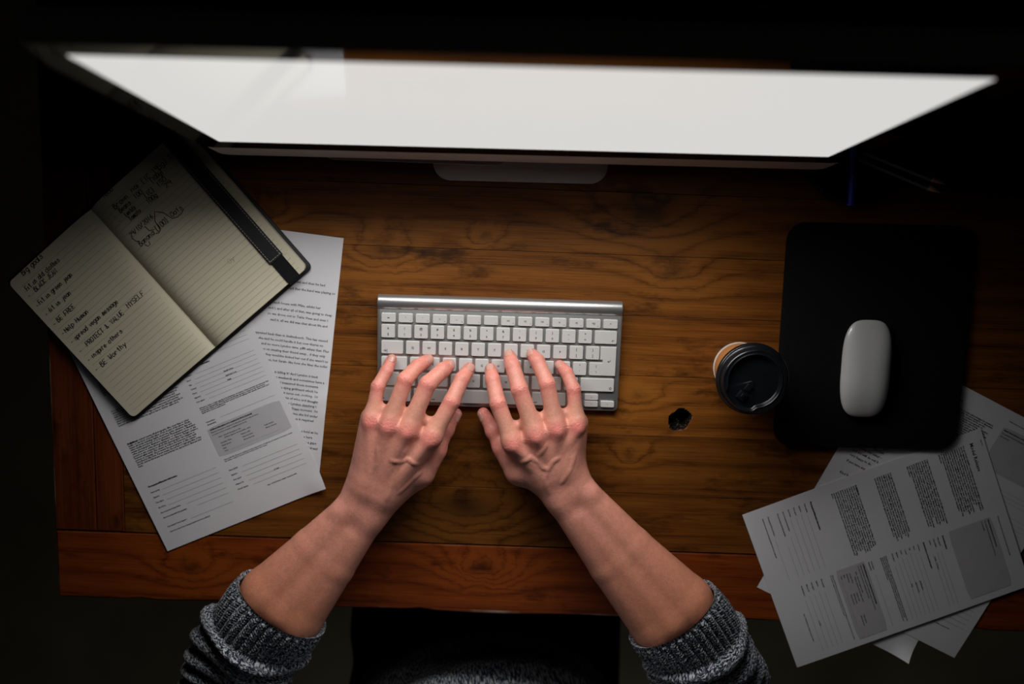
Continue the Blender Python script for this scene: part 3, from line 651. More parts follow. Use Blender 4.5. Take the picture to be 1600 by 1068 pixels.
# ---------------------------------------------------------------- all lettering
def mesh_text():
    objs = []; cache = {}
    def mk(s, size, wrap, al, bold, ls, valign='TOP_BASELINE', res=1):
        c = bpy.data.curves.new('text', 'FONT'); c.body = s; c.size = size; c.align_x = al; c.align_y = valign; c.resolution_u = res; c.offset = bold; c.space_line = ls
        if wrap: c.text_boxes[0].width = wrap
        o = bpy.data.objects.new('text', c); COL.objects.link(o); objs.append(o); return o
    todo = []
    for j in JOBS:
        if j[0] == 'key':
            _, k, leg, w_, h_ = j; parts = []
            if leg[0] == '2': parts = [(mk(leg[1], .0036, None, 'CENTER', .00012, 1, 'CENTER', 2), 0, h_ * .22), (mk(leg[2], .0036, None, 'CENTER', .00012, 1, 'CENTER', 2), 0, -h_ * .22)]
            elif leg[0] == 'f': parts = [(mk(leg[2], .0017, None, 'RIGHT', 0, 1, 'CENTER', 1), w_ * .42, -h_ * .26)] + ([(mk(leg[1], .0030, None, 'CENTER', .00012, 1, 'CENTER', 2), 0, .0002)] if leg[1] else [])
            elif leg[0] == 'c': parts = [(mk(leg[1], leg[2], None, 'CENTER', .00012, 1, 'CENTER', 2), 0, 0)]
            elif leg[0] == 'l': parts = [(mk(leg[1], leg[2], None, 'LEFT', .00012, 1, 'CENTER', 2), -w_ / 2 + .002, -h_ * .26)]
            elif leg[0] == 'r': parts = [(mk(leg[1], leg[2], None, 'RIGHT', .00012, 1, 'CENTER', 2), w_ / 2 - .002, -h_ * .26)]
            todo.append(('key', k, parts))
        else:
            key_ = id(j[3]); pts = []
            for it in j[3]:
                if it[0] == 't': pts.append((mk(it[3], it[4], it[5], it[6], it[7], it[8]), it[1], it[2]))
            todo.append(('page', j[1], pts, j[2], j[3]))
    bpy.context.view_layer.update(); dg = bpy.context.evaluated_depsgraph_get()
    def grab(o):
        me = o.evaluated_get(dg).to_mesh(); v = np.empty(len(me.vertices) * 3, np.float32); me.vertices.foreach_get('co', v)
        f = [tuple(p.vertices) for p in me.polygons]; o.evaluated_get(dg).to_mesh_clear(); return v.reshape(-1, 3), f
    for t_ in todo:
        V = []; F = []
        if t_[0] == 'key':
            for o, x, y in t_[2]:
                v, f = grab(o); n0 = len(V); V += [(a + x, b + y, KT + .00008) for a, b, _ in v]; F += [tuple(i + n0 for i in q) for q in f]
            if V: obj('legend', V, F, M['legend'], t_[1])
        else:
            hz = t_[3]
            for o, x, y in t_[2]:
                v, f = grab(o); n0 = len(V); V += [(a + x, b - y, hz(a + x, y - b) + .0002) for a, b, _ in v]; F += [tuple(i + n0 for i in q) for q in f]
            if V: obj('printed_text', V, F, M['ink'], t_[1])
            P = [[(it[1], -it[3]), (it[2], -it[3])] for it in t_[4] if it[0] == 'l']
            if P: obj('printed_rules', *ribbon(P, .00022, lambda a, b: hz(a, -b), .0002), M['rule'], t_[1])
            for it in t_[4]:
                if it[0] == 'b':
                    x0, y0, x1, y1 = it[1:]; V2 = []; F2 = []
                    for i in range(13):
                        x = x0 + (x1 - x0) * i / 12; e = .003 * (1 if i in (0, 12) else .25 if i in (1, 11) else 0) * .6
                        for k in range(9):
                            y = y0 + e + (y1 - y0 - 2 * e) * k / 8; V2.append((x, -y, hz(x, y) + .00014))
                    for i in range(12):
                        for k in range(8): F2.append((i * 9 + k, i * 9 + k + 1, (i + 1) * 9 + k + 1, (i + 1) * 9 + k))
                    obj('grey_box', V2, F2, M['greybox'], t_[1])
    for o in objs:
        c = o.data; bpy.data.objects.remove(o); bpy.data.curves.remove(c)
mesh_text()
# ---------------------------------------------------------------- person: signed distance fields grown into one skin
def A(*p): return np.array(p, np.float32)
def rc(P, a, b, ra, rb):
    ba = b - a; pa = P - a; t_ = np.clip((pa @ ba) / max(1e-12, float(ba @ ba)), 0, 1)
    return np.sqrt(((pa - t_[:, None] * ba) ** 2).sum(1)) - (ra + (rb - ra) * t_)
def sp(P, c, r): return np.sqrt(((P - c) ** 2).sum(1)) - r
def ell(P, c, r):
    q = (P - c) / r; k0 = np.sqrt((q ** 2).sum(1)); k1 = np.sqrt(((q / r) ** 2).sum(1)) + 1e-9; return k0 * (k0 - 1) / k1
def smin(a, b, k):
    h = np.clip(.5 + .5 * (b - a) / k, 0, 1); return b + (a - b) * h - k * h * (1 - h)
def surfnet(f, lo, hi, h, cell=6):
    lo = np.array(lo, np.float32); nc = np.ceil((np.array(hi) - lo) / (h * cell)).astype(int); nn = nc * cell + 1
    D = np.empty(nn, np.float32)
    ci = np.stack(np.meshgrid(*[np.arange(k) for k in nc], indexing='ij'), -1).reshape(-1, 3)
    dc = f((lo + (ci + .5) * cell * h).astype(np.float32))
    for (i, j, k), d in zip(ci, dc): D[i * cell:(i + 1) * cell + 1, j * cell:(j + 1) * cell + 1, k * cell:(k + 1) * cell + 1] = d
    act = ci[np.abs(dc) < cell * h * 1.05 + 2 * h]
    loc = np.stack(np.meshgrid(*[np.arange(cell + 1)] * 3, indexing='ij'), -1).reshape(-1, 3)
    for s in range(0, len(act), 600):
        idx = (act[s:s + 600, None, :] * cell + loc[None]).reshape(-1, 3)
        D[idx[:, 0], idx[:, 1], idx[:, 2]] = f((lo + idx * h).astype(np.float32))
    Sg = D < 0; c = np.zeros(np.array(D.shape) - 1, np.int8)
    for a in (0, 1):
        for b in (0, 1):
            for e in (0, 1): c += Sg[a:a + c.shape[0], b:b + c.shape[1], e:e + c.shape[2]]
    cells = np.argwhere((c > 0) & (c < 8)); ids = -np.ones(c.shape, np.int64); ids[tuple(cells.T)] = np.arange(len(cells))
    cor = np.array([(a, b, e) for a in (0, 1) for b in (0, 1) for e in (0, 1)])
    val = np.stack([D[tuple((cells + o_).T)] for o_ in cor], 1); acc = np.zeros((len(cells), 3)); cnt = np.zeros(len(cells))
    for p in range(8):
        for q in range(p + 1, 8):
            if np.abs(cor[p] - cor[q]).sum() == 1:
                m = (val[:, p] < 0) != (val[:, q] < 0); t_ = val[:, p] / np.where(m, val[:, p] - val[:, q], 1)
                acc += np.where(m[:, None], cor[p] + t_[:, None] * (cor[q] - cor[p]), 0); cnt += m
    V = lo + (cells + acc / cnt[:, None]) * h; Q = []
    for ax in range(3):
        b, e = (ax + 1) % 3, (ax + 2) % 3; sl = [slice(None)] * 3; s2 = [slice(None)] * 3; sl[ax] = slice(0, -1); s2[ax] = slice(1, None)
        E_ = np.argwhere(Sg[tuple(sl)] != Sg[tuple(s2)]); E_ = E_[(E_[:, b] > 0) & (E_[:, e] > 0) & (E_[:, b] < D.shape[b] - 1) & (E_[:, e] < D.shape[e] - 1)]
        o1 = np.zeros(3, int); o1[b] = 1; o2 = np.zeros(3, int); o2[e] = 1
        q = np.stack([ids[tuple((E_ - o1 - o2).T)], ids[tuple((E_ - o2).T)], ids[tuple(E_.T)], ids[tuple((E_ - o1).T)]], 1)
        inside = Sg[tuple(E_.T)]; q[~inside] = q[~inside][:, ::-1]; Q.append(q)
    return V.astype(np.float32), np.concatenate(Q)
def grad(f, V, e=.0004):
    d = f(V); g_ = np.stack([f(V + np.eye(3, dtype=np.float32)[i] * e) - d for i in range(3)], 1) / e
    return d, g_ / (np.linalg.norm(g_, axis=1, keepdims=True) + 1e-9)
def np_mesh(name, V, Q, mat):
    me = bpy.data.meshes.new(name); me.vertices.add(len(V)); me.vertices.foreach_set('co', np.asarray(V, np.float32).ravel())
    k = Q.shape[1]; me.loops.add(Q.size); me.loops.foreach_set('vertex_index', Q.ravel().astype(np.int32))
    me.polygons.add(len(Q)); me.polygons.foreach_set('loop_start', np.arange(0, Q.size, k, dtype=np.int32)); me.polygons.foreach_set('loop_total', np.full(len(Q), k, np.int32))
    me.polygons.foreach_set('use_smooth', np.ones(len(Q), bool)); me.update(calc_edges=True); me.validate(); me.materials.append(mat); return me
def colors(me, name, C):
    a = me.color_attributes.new(name, 'FLOAT_COLOR', 'POINT'); a.data.foreach_set('color', np.concatenate([C, np.ones((len(C), 1))], 1).astype(np.float32).ravel())
HANDS = {
 'L': dict(index=[(-.0913, -.2930, .050), (-.0683, -.2521, .045), (-.0569, -.2287, .0315), (-.0490, -.2187, .0200)], middle=[(-.1175, -.2832, .0525), (-.0947, -.2311, .0475), (-.0787, -.2179, .0335), (-.0725, -.2150, .0205)],
           ring=[(-.1389, -.2781, .050), (-.1203, -.2267, .0455), (-.1073, -.2138, .0315), (-.0962, -.2085, .0200)], pinky=[(-.1595, -.2745, .0435), (-.1523, -.2365, .0365), (-.1433, -.2200, .0270), (-.1382, -.2080, .0188)],
           thumb=[(-.1065, -.3396, .030), (-.0875, -.3139, .027), (-.0770, -.2909, .0215), (-.0655, -.2735, .0155)],
           W=(-.1741, -.3839, .034), F=[(-.2215, -.4403, .037), (-.2695, -.4960, .041), (-.3420, -.6150, .012)], side=1),
 'R': dict(index=[(.0005, -.2990, .050), (-.0159, -.2541, .045), (-.0220, -.2294, .0315), (-.0245, -.2195, .0200)], middle=[(.0270, -.2887, .0525), (.0086, -.2376, .0475), (.0005, -.2123, .0335), (-.0026, -.2040, .0205)],
           ring=[(.0499, -.2818, .050), (.0397, -.2315, .0455), (.0291, -.2079, .0315), (.0230, -.2022, .0200)], pinky=[(.0732, -.2799, .0435), (.0701, -.2400, .0365), (.0625, -.2222, .0270), (.0545, -.2150, .0188)],
           thumb=[(.0085, -.3373, .030), (-.0112, -.3101, .027), (-.0210, -.2925, .0215), (-.0332, -.2730, .0155)],
           W=(.0653, -.3615, .034), F=[(.1273, -.4387, .037), (.1872, -.5065, .041), (.2500, -.6250, .012)], side=-1)}
FS = dict(index=1.0, middle=1.03, ring=.97, pinky=.85)
VEINS = {'L': [[(-.1354, -.3168), (-.1254, -.3181), (-.1172, -.3158), (-.1091, -.3205)], [(-.1440, -.3650), (-.1389, -.3528), (-.1331, -.3357), (-.1273, -.3180), (-.1210, -.3030)], [(-.1660, -.3500), (-.1600, -.3330), (-.1520, -.3200), (-.1500, -.3030)], [(-.1050, -.3330), (-.1130, -.3400), (-.1290, -.3560)]],
         'R': [[(.0123, -.3186), (.0205, -.3139), (.0297, -.3186), (.0352, -.3262), (.0410, -.3277), (.0461, -.3186), (.0524, -.3145)], [(.0410, -.3277), (.0375, -.3394), (.0426, -.3566)], [(.0700, -.3120), (.0660, -.3280), (.0560, -.3440)], [(.0352, -.3262), (.0310, -.3100), (.0370, -.2990)]]}
def hand_field(h):
    W = A(*h['W']); fing = {k: [A(*p) for p in h[k]] for k in FS}; th = [A(*p) for p in h['thumb']]; F = [A(*p) for p in h['F']]; sd = h['side']
    d = fing['middle'][0] - W; d[2] = 0; d /= np.linalg.norm(d); lat = A(d[1], -d[0], 0) * sd      # lat points to the thumb side
    offs = dict(index=.0150, middle=.0048, ring=-.0055, pinky=-.0145); Z = A(0, 0, 1)
    C = {k: W + d * .030 + lat * offs[k] + Z * .0062 for k in FS}
    fa = F[1] - W; fa[2] = 0; fa /= np.linalg.norm(fa); fl = A(fa[1], -fa[0], 0)
    def fingers(P):
        out = None
        for k, s in FS.items():
            m, p, q, t_ = fing[k]; ax = (p - m) / np.linalg.norm(p - m)
            v = rc(P, m + (p - m) * .22, p, .0097 * s, .0093 * s)
            v = smin(v, rc(P, p, q, .0093 * s, .0085 * s), .0022); v = smin(v, rc(P, q, t_, .0085 * s, .0069 * s), .0020)
            v = smin(v, sp(P, q * .4 + t_ * .6 - Z * .0016, .0066 * s), .003)
            out = v if out is None else np.minimum(out, v)
        return out
    def palm(P):
        v = None; ks = list(FS)
        for k in ks:
            m = fing[k][0]; s = FS[k]
            for a, b, ra, rb in ((C[k], m, .0130, .0108 * s), (C[k] - Z * .011, m - Z * .012, .0130, .0105)):
                e = rc(P, a, b, ra, rb); v = e if v is None else smin(v, e, .010)
            v = smin(v, rc(P, m - Z * .003, m + (fing[k][1] - m) * .30 - Z * .004, .0095 * s, .0068 * s), .005)
        for a, b in zip(ks[:-1], ks[1:]):      # webs between the fingers
            pa = fing[a][0] + (fing[a][1] - fing[a][0]) * .30 - Z * .006; pb = fing[b][0] + (fing[b][1] - fing[b][0]) * .30 - Z * .006
            v = smin(v, rc(P, pa, pb, .0062, .0062), .005)
            v = smin(v, rc(P, fing[a][0] - Z * .0065, fing[b][0] - Z * .0065, .0088, .0088), .004)
        v = smin(v, rc(P, W + d * .022 - lat * .017 - Z * .011, fing['pinky'][0] - Z * .013 - lat * .001, .0150, .0115), .010)
        v = smin(v, rc(P, W + d * .016 + lat * .015 - Z * .006, th[0], .0160, .0150), .012)
        v = smin(v, rc(P, th[0], th[1], .0150, .0108), .010)
        v = smin(v, rc(P, fing['index'][0] - Z * .010 - d * .012, th[1] * .6 + th[0] * .4, .0085, .0095), .010)
        t_ = smin(rc(P, th[1], th[2], .0105, .0090), sp(P, th[2], .0096), .004); t_ = smin(t_, rc(P, th[2], th[3], .0090, .0072), .003)
        return smin(v, t_, .006)
    def forearm(P):
        v = None
        for s in (1, -1):
            pts = [W + fl * .0115 * s, F[0] + fl * .0150 * s, F[1] + fl * .0180 * s, F[2] + fl * .012 * s]; rr_ = [.0178, .0262, .0355, .040]
            c = None
            for a, b, ra, rb in zip(pts[:-1], pts[1:], rr_[:-1], rr_[1:]):
                e = rc(P, a, b, ra, rb); c = e if c is None else smin(c, e, .003)
            v = c if v is None else smin(v, c, .013)
        for s, r_ in ((1, .0150), (-1, .0150)): v = smin(v, rc(P, W + fl * .0105 * s, W + d * .032 + lat * (.013 * (1 if (fl @ lat) * s > 0 else -1)) , .0172, .0145), .012)
        u = -1 if (fl @ lat) > 0 else 1
        v = smin(v, sp(P, W + fa * .016 + fl * .0185 * u + Z * .0085, .0088), .010)          # ulna head
        v = smin(v, rc(P, W + fa * .03 - fl * .006 * u + Z * .0125, F[1] - fl * .004 * u + Z * .024, .0050, .0120), .012)   # extensor muscle ridge
        return v
    def base(P): 
        b = smin(palm(P), forearm(P), .014)
        for k in FS:      # knuckles and extensor tendons
            m = fing[k][0]; s = FS[k]
            b = smin(b, sp(P, m + Z * .0022, .0086 * s), .008)
            b = smin(b, rc(P, m + Z * .0080 * s - d * .004, C[k] + Z * .0092 + d * .020, .0036, .0022), .006)
        return smin(b, fingers(P), .0075)
    return base, fing, th, C, W, F, d, lat
def skin_part(side):
    h = HANDS[side]; base, fing, th, C, W, F, d, lat = hand_field(h)
    def top(xy):      # height of the skin above a point of the hand's back
        z = np.full(len(xy), .085, np.float32); P = np.concatenate([np.array(xy, np.float32), z[:, None]], 1)
        for _ in range(40): P[:, 2] -= np.clip(base(P), -.004, .02) * .8
        return P
    veins = []
    for v in VEINS[side]:
        q = []
        for a, b in zip(v[:-1], v[1:]): q += [(a[0] + (b[0] - a[0]) * i / 6, a[1] + (b[1] - a[1]) * i / 6) for i in range(6)]
        p = top(q + [v[-1]]); p[:, 2] -= .0028 if v is VEINS[side][0] else .0032; veins.append(p)
    def f(P):
        b = base(P)
        near = np.abs(b) < .006
        if near.any():
            Pn = P[near]; bn = b[near]
            for v in veins:
                for a, c in zip(v[:-1], v[1:]): bn = smin(bn, rc(Pn, a, c, .0016, .0016), .0036)
            b = b.copy(); b[near] = bn
        return b
    allp = np.array([p for k in list(FS) + ['thumb', 'F'] for p in h[k]]); lo = allp.min(0) - [.05, .03, .05]; hi = allp.max(0) + [.05, .03, .04]; lo[2] = max(lo[2], -.045); lo[1] = -.625; hi[2] = .095
    V, Q = surfnet(f, lo, hi, .00115)
    for _ in range(2):
        dd, n_ = grad(f, V); V = V - np.clip(dd, -.001, .001)[:, None] * n_
    dd, N = grad(f, V)
    disp = np.zeros(len(V)); red = np.zeros(len(V)); pale = np.zeros(len(V))
    for k, s in FS.items():
        m, p, q, t_ = fing[k]
        for c, ax, r_, amp, wl in ((m, fing[k][1] - m, .0085, .00030, .0021), (p, t_ - m, .0062 * s, .00042, .0024), (q, t_ - p, .0040 * s, .00020, .0017)):
            ax = ax / np.linalg.norm(ax); rel = V - c; s_ = rel @ ax; dist2 = (rel ** 2).sum(1); up = N[:, 2] > .25
            side_ = rel @ np.cross(ax, [0, 0, 1]); g_ = np.exp(-(s_ / r_) ** 2 * 1.4) * (dist2 < .016 ** 2) * np.clip((N[:, 2] - .2) / .4, 0, 1)
            disp += amp * g_ * np.sin(2 * np.pi * (s_ + side_ ** 2 * 22 * np.sign(s_)) / wl + 2.2 * np.sin(side_ * 900))
        red = np.maximum(red, 1.0 * np.exp(-((V - m - A(0, 0, .008)) ** 2).sum(1) / .0098 ** 2))
        red = np.maximum(red, .75 * np.exp(-((V - p - A(0, 0, .006)) ** 2).sum(1) / .0085 ** 2))
        red = np.maximum(red, .60 * np.exp(-((V - q) ** 2).sum(1) / .012 ** 2))
        red = np.maximum(red, .85 * np.exp(-((V - t_) ** 2).sum(1) / .012 ** 2))
        pale = np.maximum(pale, .5 * np.exp(-((V - (m * .62 + p * .38) - A(0, 0, .008)) ** 2).sum(1) / .012 ** 2))
    for p in th[1:]: red = np.maximum(red, .8 * np.exp(-((V - p) ** 2).sum(1) / .016 ** 2))
    fine = rng.normal(size=len(V)) * .00004
    V = V + N * (disp + fine)[:, None]
    tan = np.clip(((V - W) @ (F[1] - W)) / ((F[1] - W) @ (F[1] - W)), 0, 1)
    vein = np.zeros(len(V))
    for v in veins:
        for p in v: vein = np.maximum(vein, np.exp(-((V - p) ** 2).sum(1) / .0030 ** 2))
    base_c = np.array([.66, .285, .215]); red_c = np.array([.70, .185, .165]); tan_c = np.array([.66, .265, .155]); pale_c = np.array([.72, .385, .26]); vein_c = np.array([.52, .25, .20])
    Cc = base_c[None] * np.ones((len(V), 1))
    for mval, cc in ((tan, tan_c), (pale, pale_c), (vein * .45, vein_c), (red * .85, red_c)): Cc = Cc + (cc - Cc) * np.clip(mval, 0, 1)[:, None]
    Cc *= 1 + .05 * rng.normal(size=(len(V), 1))
    # nails, projected from outside onto the skin
    nails = []
    for k, s in list(FS.items()) + [('thumb', 1.25)]:
        q, t_ = (fing[k][2], fing[k][3]) if k != 'thumb' else (th[2], th[3])
        ax = t_ - q; Lk = np.linalg.norm(ax); ax = ax / Lk; up = A(0, 0, 1) + (lat * 1.5 if k == 'thumb' else A(0, 0, 0)); up = up - ax * (ax @ up); up /= np.linalg.norm(up); sdv = np.cross(ax, up)
        nu, nv = 13, 11; P = []; ctr = []
        s0, s1 = Lk - .0065 * s, Lk + .0050 * s
        for i in range(nu):
            u = i / (nu - 1); w_ = 44 * min(1, (1 - (1 - min(1, u / .35)) ** 2.2) ** .5 if u < .35 else 1) * (1 if u < .8 else (1 - .35 * ((u - .8) / .2) ** 2)); w_ = max(w_, 6)
            for j in range(nv):
                a = R(w_ * (2 * j / (nv - 1) - 1)); c = q + ax * (s0 + (s1 - s0) * u - .0025 * u * u * 0); P.append(c + (up * math.cos(a) + sdv * math.sin(a)) * .013); ctr.append(c - ax * .002 * u)
        P = np.array(P, np.float32); ctr = np.array(ctr, np.float32); dirv = (ctr - P) / np.linalg.norm(ctr - P, axis=1, keepdims=True)
        for _ in range(14): P = P + dirv * (base(P) * .9)[:, None]
        lift = np.array([.00018 + .00010 * math.cos(math.pi * (j / (nv - 1) - .5)) for i in range(nu) for j in range(nv)])
        nrm = -dirv; T_ = P + nrm * lift[:, None]; B_ = P - nrm * .0006
        n0 = nu * nv; Vn = np.concatenate([T_, B_]); Fq = []
        for i in range(nu - 1):
            for j in range(nv - 1):
                a = i * nv + j; Fq.append((a, a + 1, a + nv + 1, a + nv)); Fq.append((n0 + a, n0 + a + nv, n0 + a + nv + 1, n0 + a + 1))
        rim = [j for j in range(nv)] + [i * nv + nv - 1 for i in range(1, nu)] + [(nu - 1) * nv + j for j in range(nv - 2, -1, -1)] + [i * nv for i in range(nu - 2, 0, -1)]
        for a, b in zip(rim, rim[1:] + rim[:1]): Fq.append((a, n0 + a, n0 + b, b))
        nails.append((Vn, np.array(Fq)))
    return V, Q, Cc, nails
# materials
t = NT('skin'); ca = t.n('ShaderNodeAttribute', attribute_name='Col').outputs['Color']; co = t.coord()
mott = t.noise(co, 120, 4, .6); cc = t.mix(.35, ca, t.mix(1., ca, t.ramp(mott, [(.3, (.72, .66, .62)), (.7, (1.15, 1.08, 1.05))]), 'MULTIPLY'))
t.set(Base_Color=cc, Roughness=.48, Specular_IOR_Level=.42, Subsurface_Weight=.18, Subsurface_Radius=(1., .35, .18), Subsurface_Scale=.004)
pores = t.n('ShaderNodeTexVoronoi', {'Vector': co, 'Scale': 700.}).outputs[0]
t.bump(t.math('ADD', t.math('MULTIPLY', pores, .5), t.noise(co, 900, 3)), .00018, .7); M['skin'] = t.m
t = NT('fingernail'); t.set(Base_Color=(.58, .295, .235), Roughness=.25, Specular_IOR_Level=.5, Coat_Weight=.3, Coat_Roughness=.15, Subsurface_Weight=.15, Subsurface_Radius=(1., .35, .18), Subsurface_Scale=.002); M['nail'] = t.m
def knit(name, uvscale):
    t = NT(name); uv = t.n('ShaderNodeUVMap').outputs[0]
    n1 = t.noise(t.mapped(uv, (520, 300, 1)), 1.0, 2, .5); n2 = t.noise(t.mapped(uv, (1100, 700, 1), (3, 7, 0)), 1.0, 2, .5); n3 = t.noise(t.mapped(uv, (30, 22, 1)), 1., 2)
    f = t.math('ADD', t.math('ADD', t.math('MULTIPLY', n1, .75), t.math('MULTIPLY', n2, .45)), t.math('MULTIPLY', t.math('SUBTRACT', n3, .5), .12))
    c = t.ramp(f, [(.50, (.008, .012, .024)), (.58, (.05, .062, .09)), (.68, (.56, .57, .60))])
    t.set(Base_Color=c, Roughness=.95, Specular_IOR_Level=.1, Sheen_Weight=.15)
    t.bump(t.math('ADD', n1, n2), .0009, .8); return t.m
M['knit'] = knit('marled_knit', 1.)
PX, PY = -.04, -.79
person = empty('person', (PX, PY, FZ))
tag(person, 'person in a marled grey knit sweater, sleeves pushed up, typing on the keyboard', 'person')
def rel(V): return np.asarray(V) - np.array([PX, PY, FZ])
Vs, Qs, Cs = [], [], []; n0 = 0; all_nails = []
for s in 'LR':
    V, Q, Cc, nails = skin_part(s); Vs.append(V); Qs.append(Q + n0); Cs.append(Cc); n0 += len(V); all_nails += nails
elb = {'L': A(-.345, -.622, .008), 'R': A(.255, -.632, .008)}; sho = {'L': A(-.235, -.80, .29), 'R': A(.160, -.80, .29)}
def trunk(P, g_=0.):
    v = ell(P, A(PX, -.765, .16), A(.185 + g_, .115 + g_, .30 + g_)); v = smin(v, ell(P, A(PX, -.755, -.14), A(.175 + g_, .125 + g_, .16 + g_)), .05)
    for s in 'LR':
        v = smin(v, rc(P, elb[s], sho[s], .041 + g_, .058 + g_), .03); v = smin(v, rc(P, sho[s], A(PX, -.81, .36), .06 + g_, .07 + g_), .05)
    return v
def core(P):      # trunk, neck base, legs and feet of the same body, all dressed
    v = smin(trunk(P), rc(P, A(PX, -.81, .38), A(PX, -.80, .47), .06, .055), .03)
    for s in (1, -1):
        hip = A(PX + .1 * s, -.79, -.24); kn = A(PX - .005 + .115 * s, -.315, -.235); an = A(PX + .13 * s, -.36, -.66); toe = A(PX + .15 * s, -.22, -.705)
        v = smin(v, rc(P, hip, kn, .088, .060), .03); v = smin(v, rc(P, kn, an, .056, .036), .03); v = smin(v, rc(P, an - A(0, 0, .03), toe, .036, .028), .03)
    return v
V, Q = surfnet(core, (-.45, -1.0, -.77), (.38, -.15, .54), .012, 4)
Vs.append(V); Qs.append(Q + n0); Cs.append(np.ones((len(V), 1)) * np.array([[.46, .23, .15]]))
me = np_mesh('body', rel(np.concatenate(Vs)), np.concatenate(Qs), M['skin']); colors(me, 'Col', np.concatenate(Cs))
body = link('body', me, None, person)
for Vn, Fq in all_nails: link('fingernail', np_mesh('fingernail', rel(Vn), Fq, M['nail']), None, person)
def set_uv(me, uvs):
    l = me.uv_layers.new(name='UVMap'); idx = np.empty(len(me.loops), np.int32); me.loops.foreach_get('vertex_index', idx); l.data.foreach_set('uv', uvs[idx].astype(np.float32).ravel())
# sweater trunk and upper arms
def swe(P):
    b = trunk(P, .010)
    return b - .004 * np.sin(P[:, 2] * 95 + 3 * np.sin(P[:, 0] * 9) + P[:, 1] * 25) * np.clip((.12 - P[:, 2]) / .1, 0, 1)
V, Q = surfnet(lambda P: np.maximum(swe(P), -.20 - P[:, 2]), (-.45, -1.0, -.24), (.38, -.50, .47), .006, 5)
me = np_mesh('sweater', rel(V), Q, M['knit']); set_uv(me, np.stack([V[:, 0] * 1.0 + V[:, 1] * .3, V[:, 2] + V[:, 1] * .8], 1)); link('sweater', me, None, person)
# pushed up sleeves: ribbed cuff with a rolled rim and bunched folds behind it
def sleeve(c0, c1, c2, rim_dir, flip):
    c0, c1, c2 = A(*c0), A(*c1), A(*c2); NTH = 340; N = 34
    rd = A(*rim_dir); rd /= np.linalg.norm(rd)
    rows = [(-1, .016), (-1, .008), (-1, .003), (0, .0012), (0, -.0006), (0, -.0012), (0, -.0004), (1, .001)] + [(1, .002 + .0008 * k) for k in range(75)] + [(1, .062 + .0011 * k) for k in range(80)]
    th_ = np.arange(NTH) * 2 * np.pi / NTH; V = []; UV = []
    for ri, (ty, s) in enumerate(rows):
        u = max(0., s) / .0655
        c = c0 + (c1 - c0) * u if u <= 1 else c1 + (c2 - c1) * (u - 1)
        t1 = (c1 - c0) / np.linalg.norm(c1 - c0); t2 = (c2 - c1) / np.linalg.norm(c2 - c1); w_ = min(1, max(0, (s - .03) / .07)); tt = t1 * (1 - w_) + t2 * w_; tt /= np.linalg.norm(tt)
        if s < 0: c = c0 + t1 * s
        lt = rd - tt * (rd @ tt) * (w_ if s > 0 else 0); lt /= np.linalg.norm(lt); upv = np.cross(lt, tt); upv *= np.sign(upv[2])
        ra, rb = .0588, .0425
        grow = -.0035 if ty < 0 else (-.0010 + .0018 * math.sin(math.pi * min(1, (ri - 3) / 4)) if ty == 0 else 0)
        r_ = np.zeros(NTH) + grow
        if ty > 0:
            rib = np.abs(np.cos(th_ * N / 2)) ** .6; fade = min(1, max(0, (s - .0035) / .002)); r_ += .0034 * (rib - .6) * fade * (1 if s < .060 else .35)
            par = np.floor(th_ * N / (2 * np.pi)) % 2
            r_ += .00045 * np.sin(2 * np.pi * s / .0034 + np.pi * par + 2.0 * np.abs(np.sin(th_ * N / 2))) * fade
            r_ += .0016 * math.sin(min(1, s / .05) * math.pi) + .0012 * np.sin(th_ * 3 + s * 40) * min(1, s / .03)
            if s > .046:
                sp_ = s + .010 * np.sin(th_ + 1.0 * flip) + .004 * np.sin(2 * th_ + 2) - .052; k = np.clip(sp_ / .006, 0, 1)
                wave = np.abs(np.sin(np.pi * np.clip(sp_, 0, 1) / (.021 + .004 * np.sin(th_ * 2 + flip)))) ** .75
                r_ += k * (-.0050 + .0135 * wave * (1 + .25 * np.sin(3 * th_ + s * 60)))
        P = c[None] + lt[None] * ((ra + r_) * np.cos(th_))[:, None] + upv[None] * ((rb + r_) * np.sin(th_))[:, None]
        V.append(P); UV.append(np.stack([th_ * .052 * (1 if s < .054 else .55), np.full(NTH, s if s < .054 else .054 + (s - .054) * 3.2)], 1))
    V = np.concatenate(V); UV = np.concatenate(UV); nr = len(rows); i = np.arange(nr - 1)[:, None] * NTH; k = np.arange(NTH)[None]; k1 = (k + 1) % NTH
    Q = np.stack([i + k, i + k1, i + NTH + k1, i + NTH + k], -1).reshape(-1, 4)
    if flip > 0: Q = Q[:, ::-1]
    me = np_mesh('sleeve', rel(V), np.ascontiguousarray(Q), M['knit']); set_uv(me, UV); return link('sleeve', me, None, person)
sleeve((-.2690, -.4941, .045), (-.3090, -.5450, .034), (-.3400, -.6100, .012), (.0972, -.0701, 0), 1)
sleeve((.1878, -.5064, .045), (.2225, -.5570, .034), (.2480, -.6200, .012), (.0886, .0615, 0), -1)
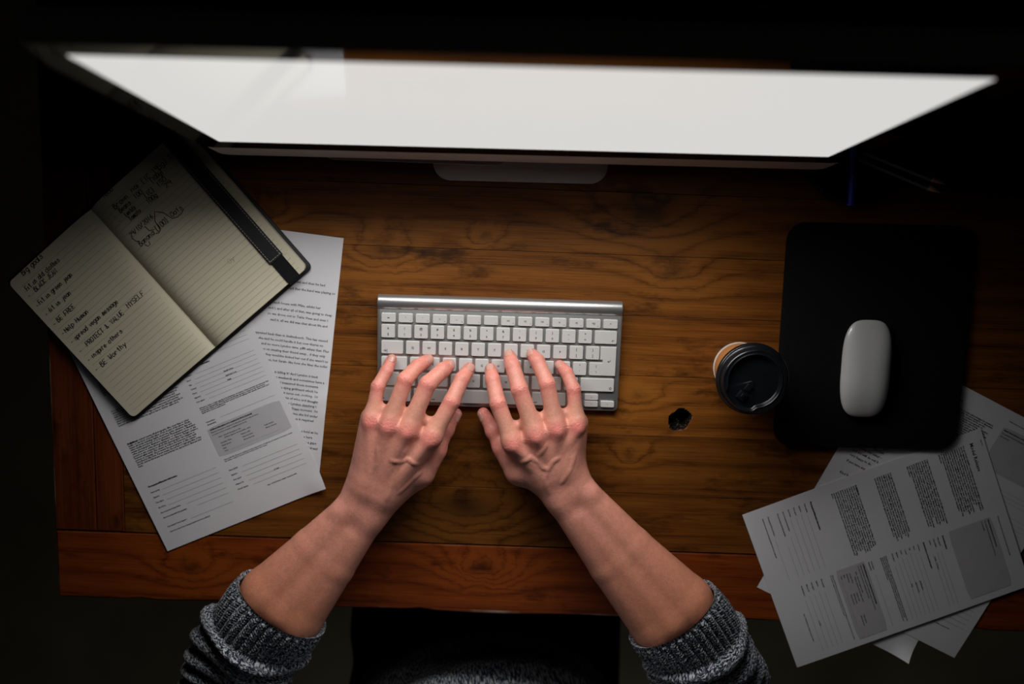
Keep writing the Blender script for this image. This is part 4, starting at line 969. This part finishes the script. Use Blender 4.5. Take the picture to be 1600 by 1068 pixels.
# trousers over the legs
def legs(P):
    v = None
    for s in (1, -1):
        hip = A(PX + .1 * s, -.79, -.24); kn = A(PX - .005 + .115 * s, -.315, -.235); an = A(PX + .13 * s, -.36, -.645)
        for e in (rc(P, hip, kn, .098, .072), rc(P, kn, an, .068, .052)): v = e if v is None else smin(v, e, .035)
    v = smin(v, ell(P, A(PX, -.80, -.22), A(.195, .14, .12)), .04)
    return v + .0018 * np.sin(P[:, 1] * 70 + 4 * np.sin(P[:, 0] * 14))
V, Q = surfnet(legs, (-.32, -1.0, -.72), (.24, -.2, -.05), .009, 4); link('trousers', np_mesh('trousers', rel(V), Q, M['denim']), None, person)
for s in (1, -1):
    def shoe(P):
        a = A(PX + .13 * s, -.375, -.70); b = A(PX + .152 * s, -.215, -.712)
        v = smin(rc(P, a, b, .042, .036), rc(P, a, a + A(0, .01, .05), .042, .043), .02); return np.maximum(v, -.749 - P[:, 2])
    V, Q = surfnet(shoe, (PX + .13 * s - .08, -.46, -.77), (PX + .13 * s + .1, -.14, -.58), .006, 4); link('shoe', np_mesh('shoe', rel(V), Q, M['black_rubber']), None, person)
# chair under the person
ch = empty('desk_chair', (PX, -.72, FZ)); tag(ch, 'black padded chair under the seated person', 'chair')
autosmooth(obj('seat', *prism([(x, y) for x, y in rrect(.43, .42, .07, 6)], .345, .402, .02, .012), M['black_rubber'], ch))
autosmooth(obj('backrest', *[[(x, -.225 + z * -.16 + .0, y) for x, y, z in prism(rrect(.38, .36, .06, 6, 0, .70), 0, .045 / .16 * .16, .012)[0]], prism(rrect(.38, .36, .06, 6, 0, .70), 0, .045, .012)[1]], M['black_rubber'], ch))
obj('back_post', *tube([(0, -.15, .35), (0, -.235, .40), (0, -.243, .60)], [.014, .014, .014], 8), M['dish'], ch, True)
obj('post', *tube([(0, 0, .06), (0, 0, .35)], [.028, .024], 16), M['dish'], ch, True)
for k in range(5):
    a = R(72 * k + 20); obj('leg', *tube([(0, 0, .075), (.15 * math.cos(a), .15 * math.sin(a), .065), (.27 * math.cos(a), .27 * math.sin(a), .045)], [.022, .018, .013], 8), M['dish'], ch, True)
    obj('caster', *[[(x + .27 * math.cos(a), y + .27 * math.sin(a), z) for x, y, z in tube([(-.012, 0, .026), (.012, 0, .026)], [.026, .026], 16)[0]], tube([(-.012, 0, .026), (.012, 0, .026)], [.026, .026], 16)[1]], M['black_rubber'], ch)
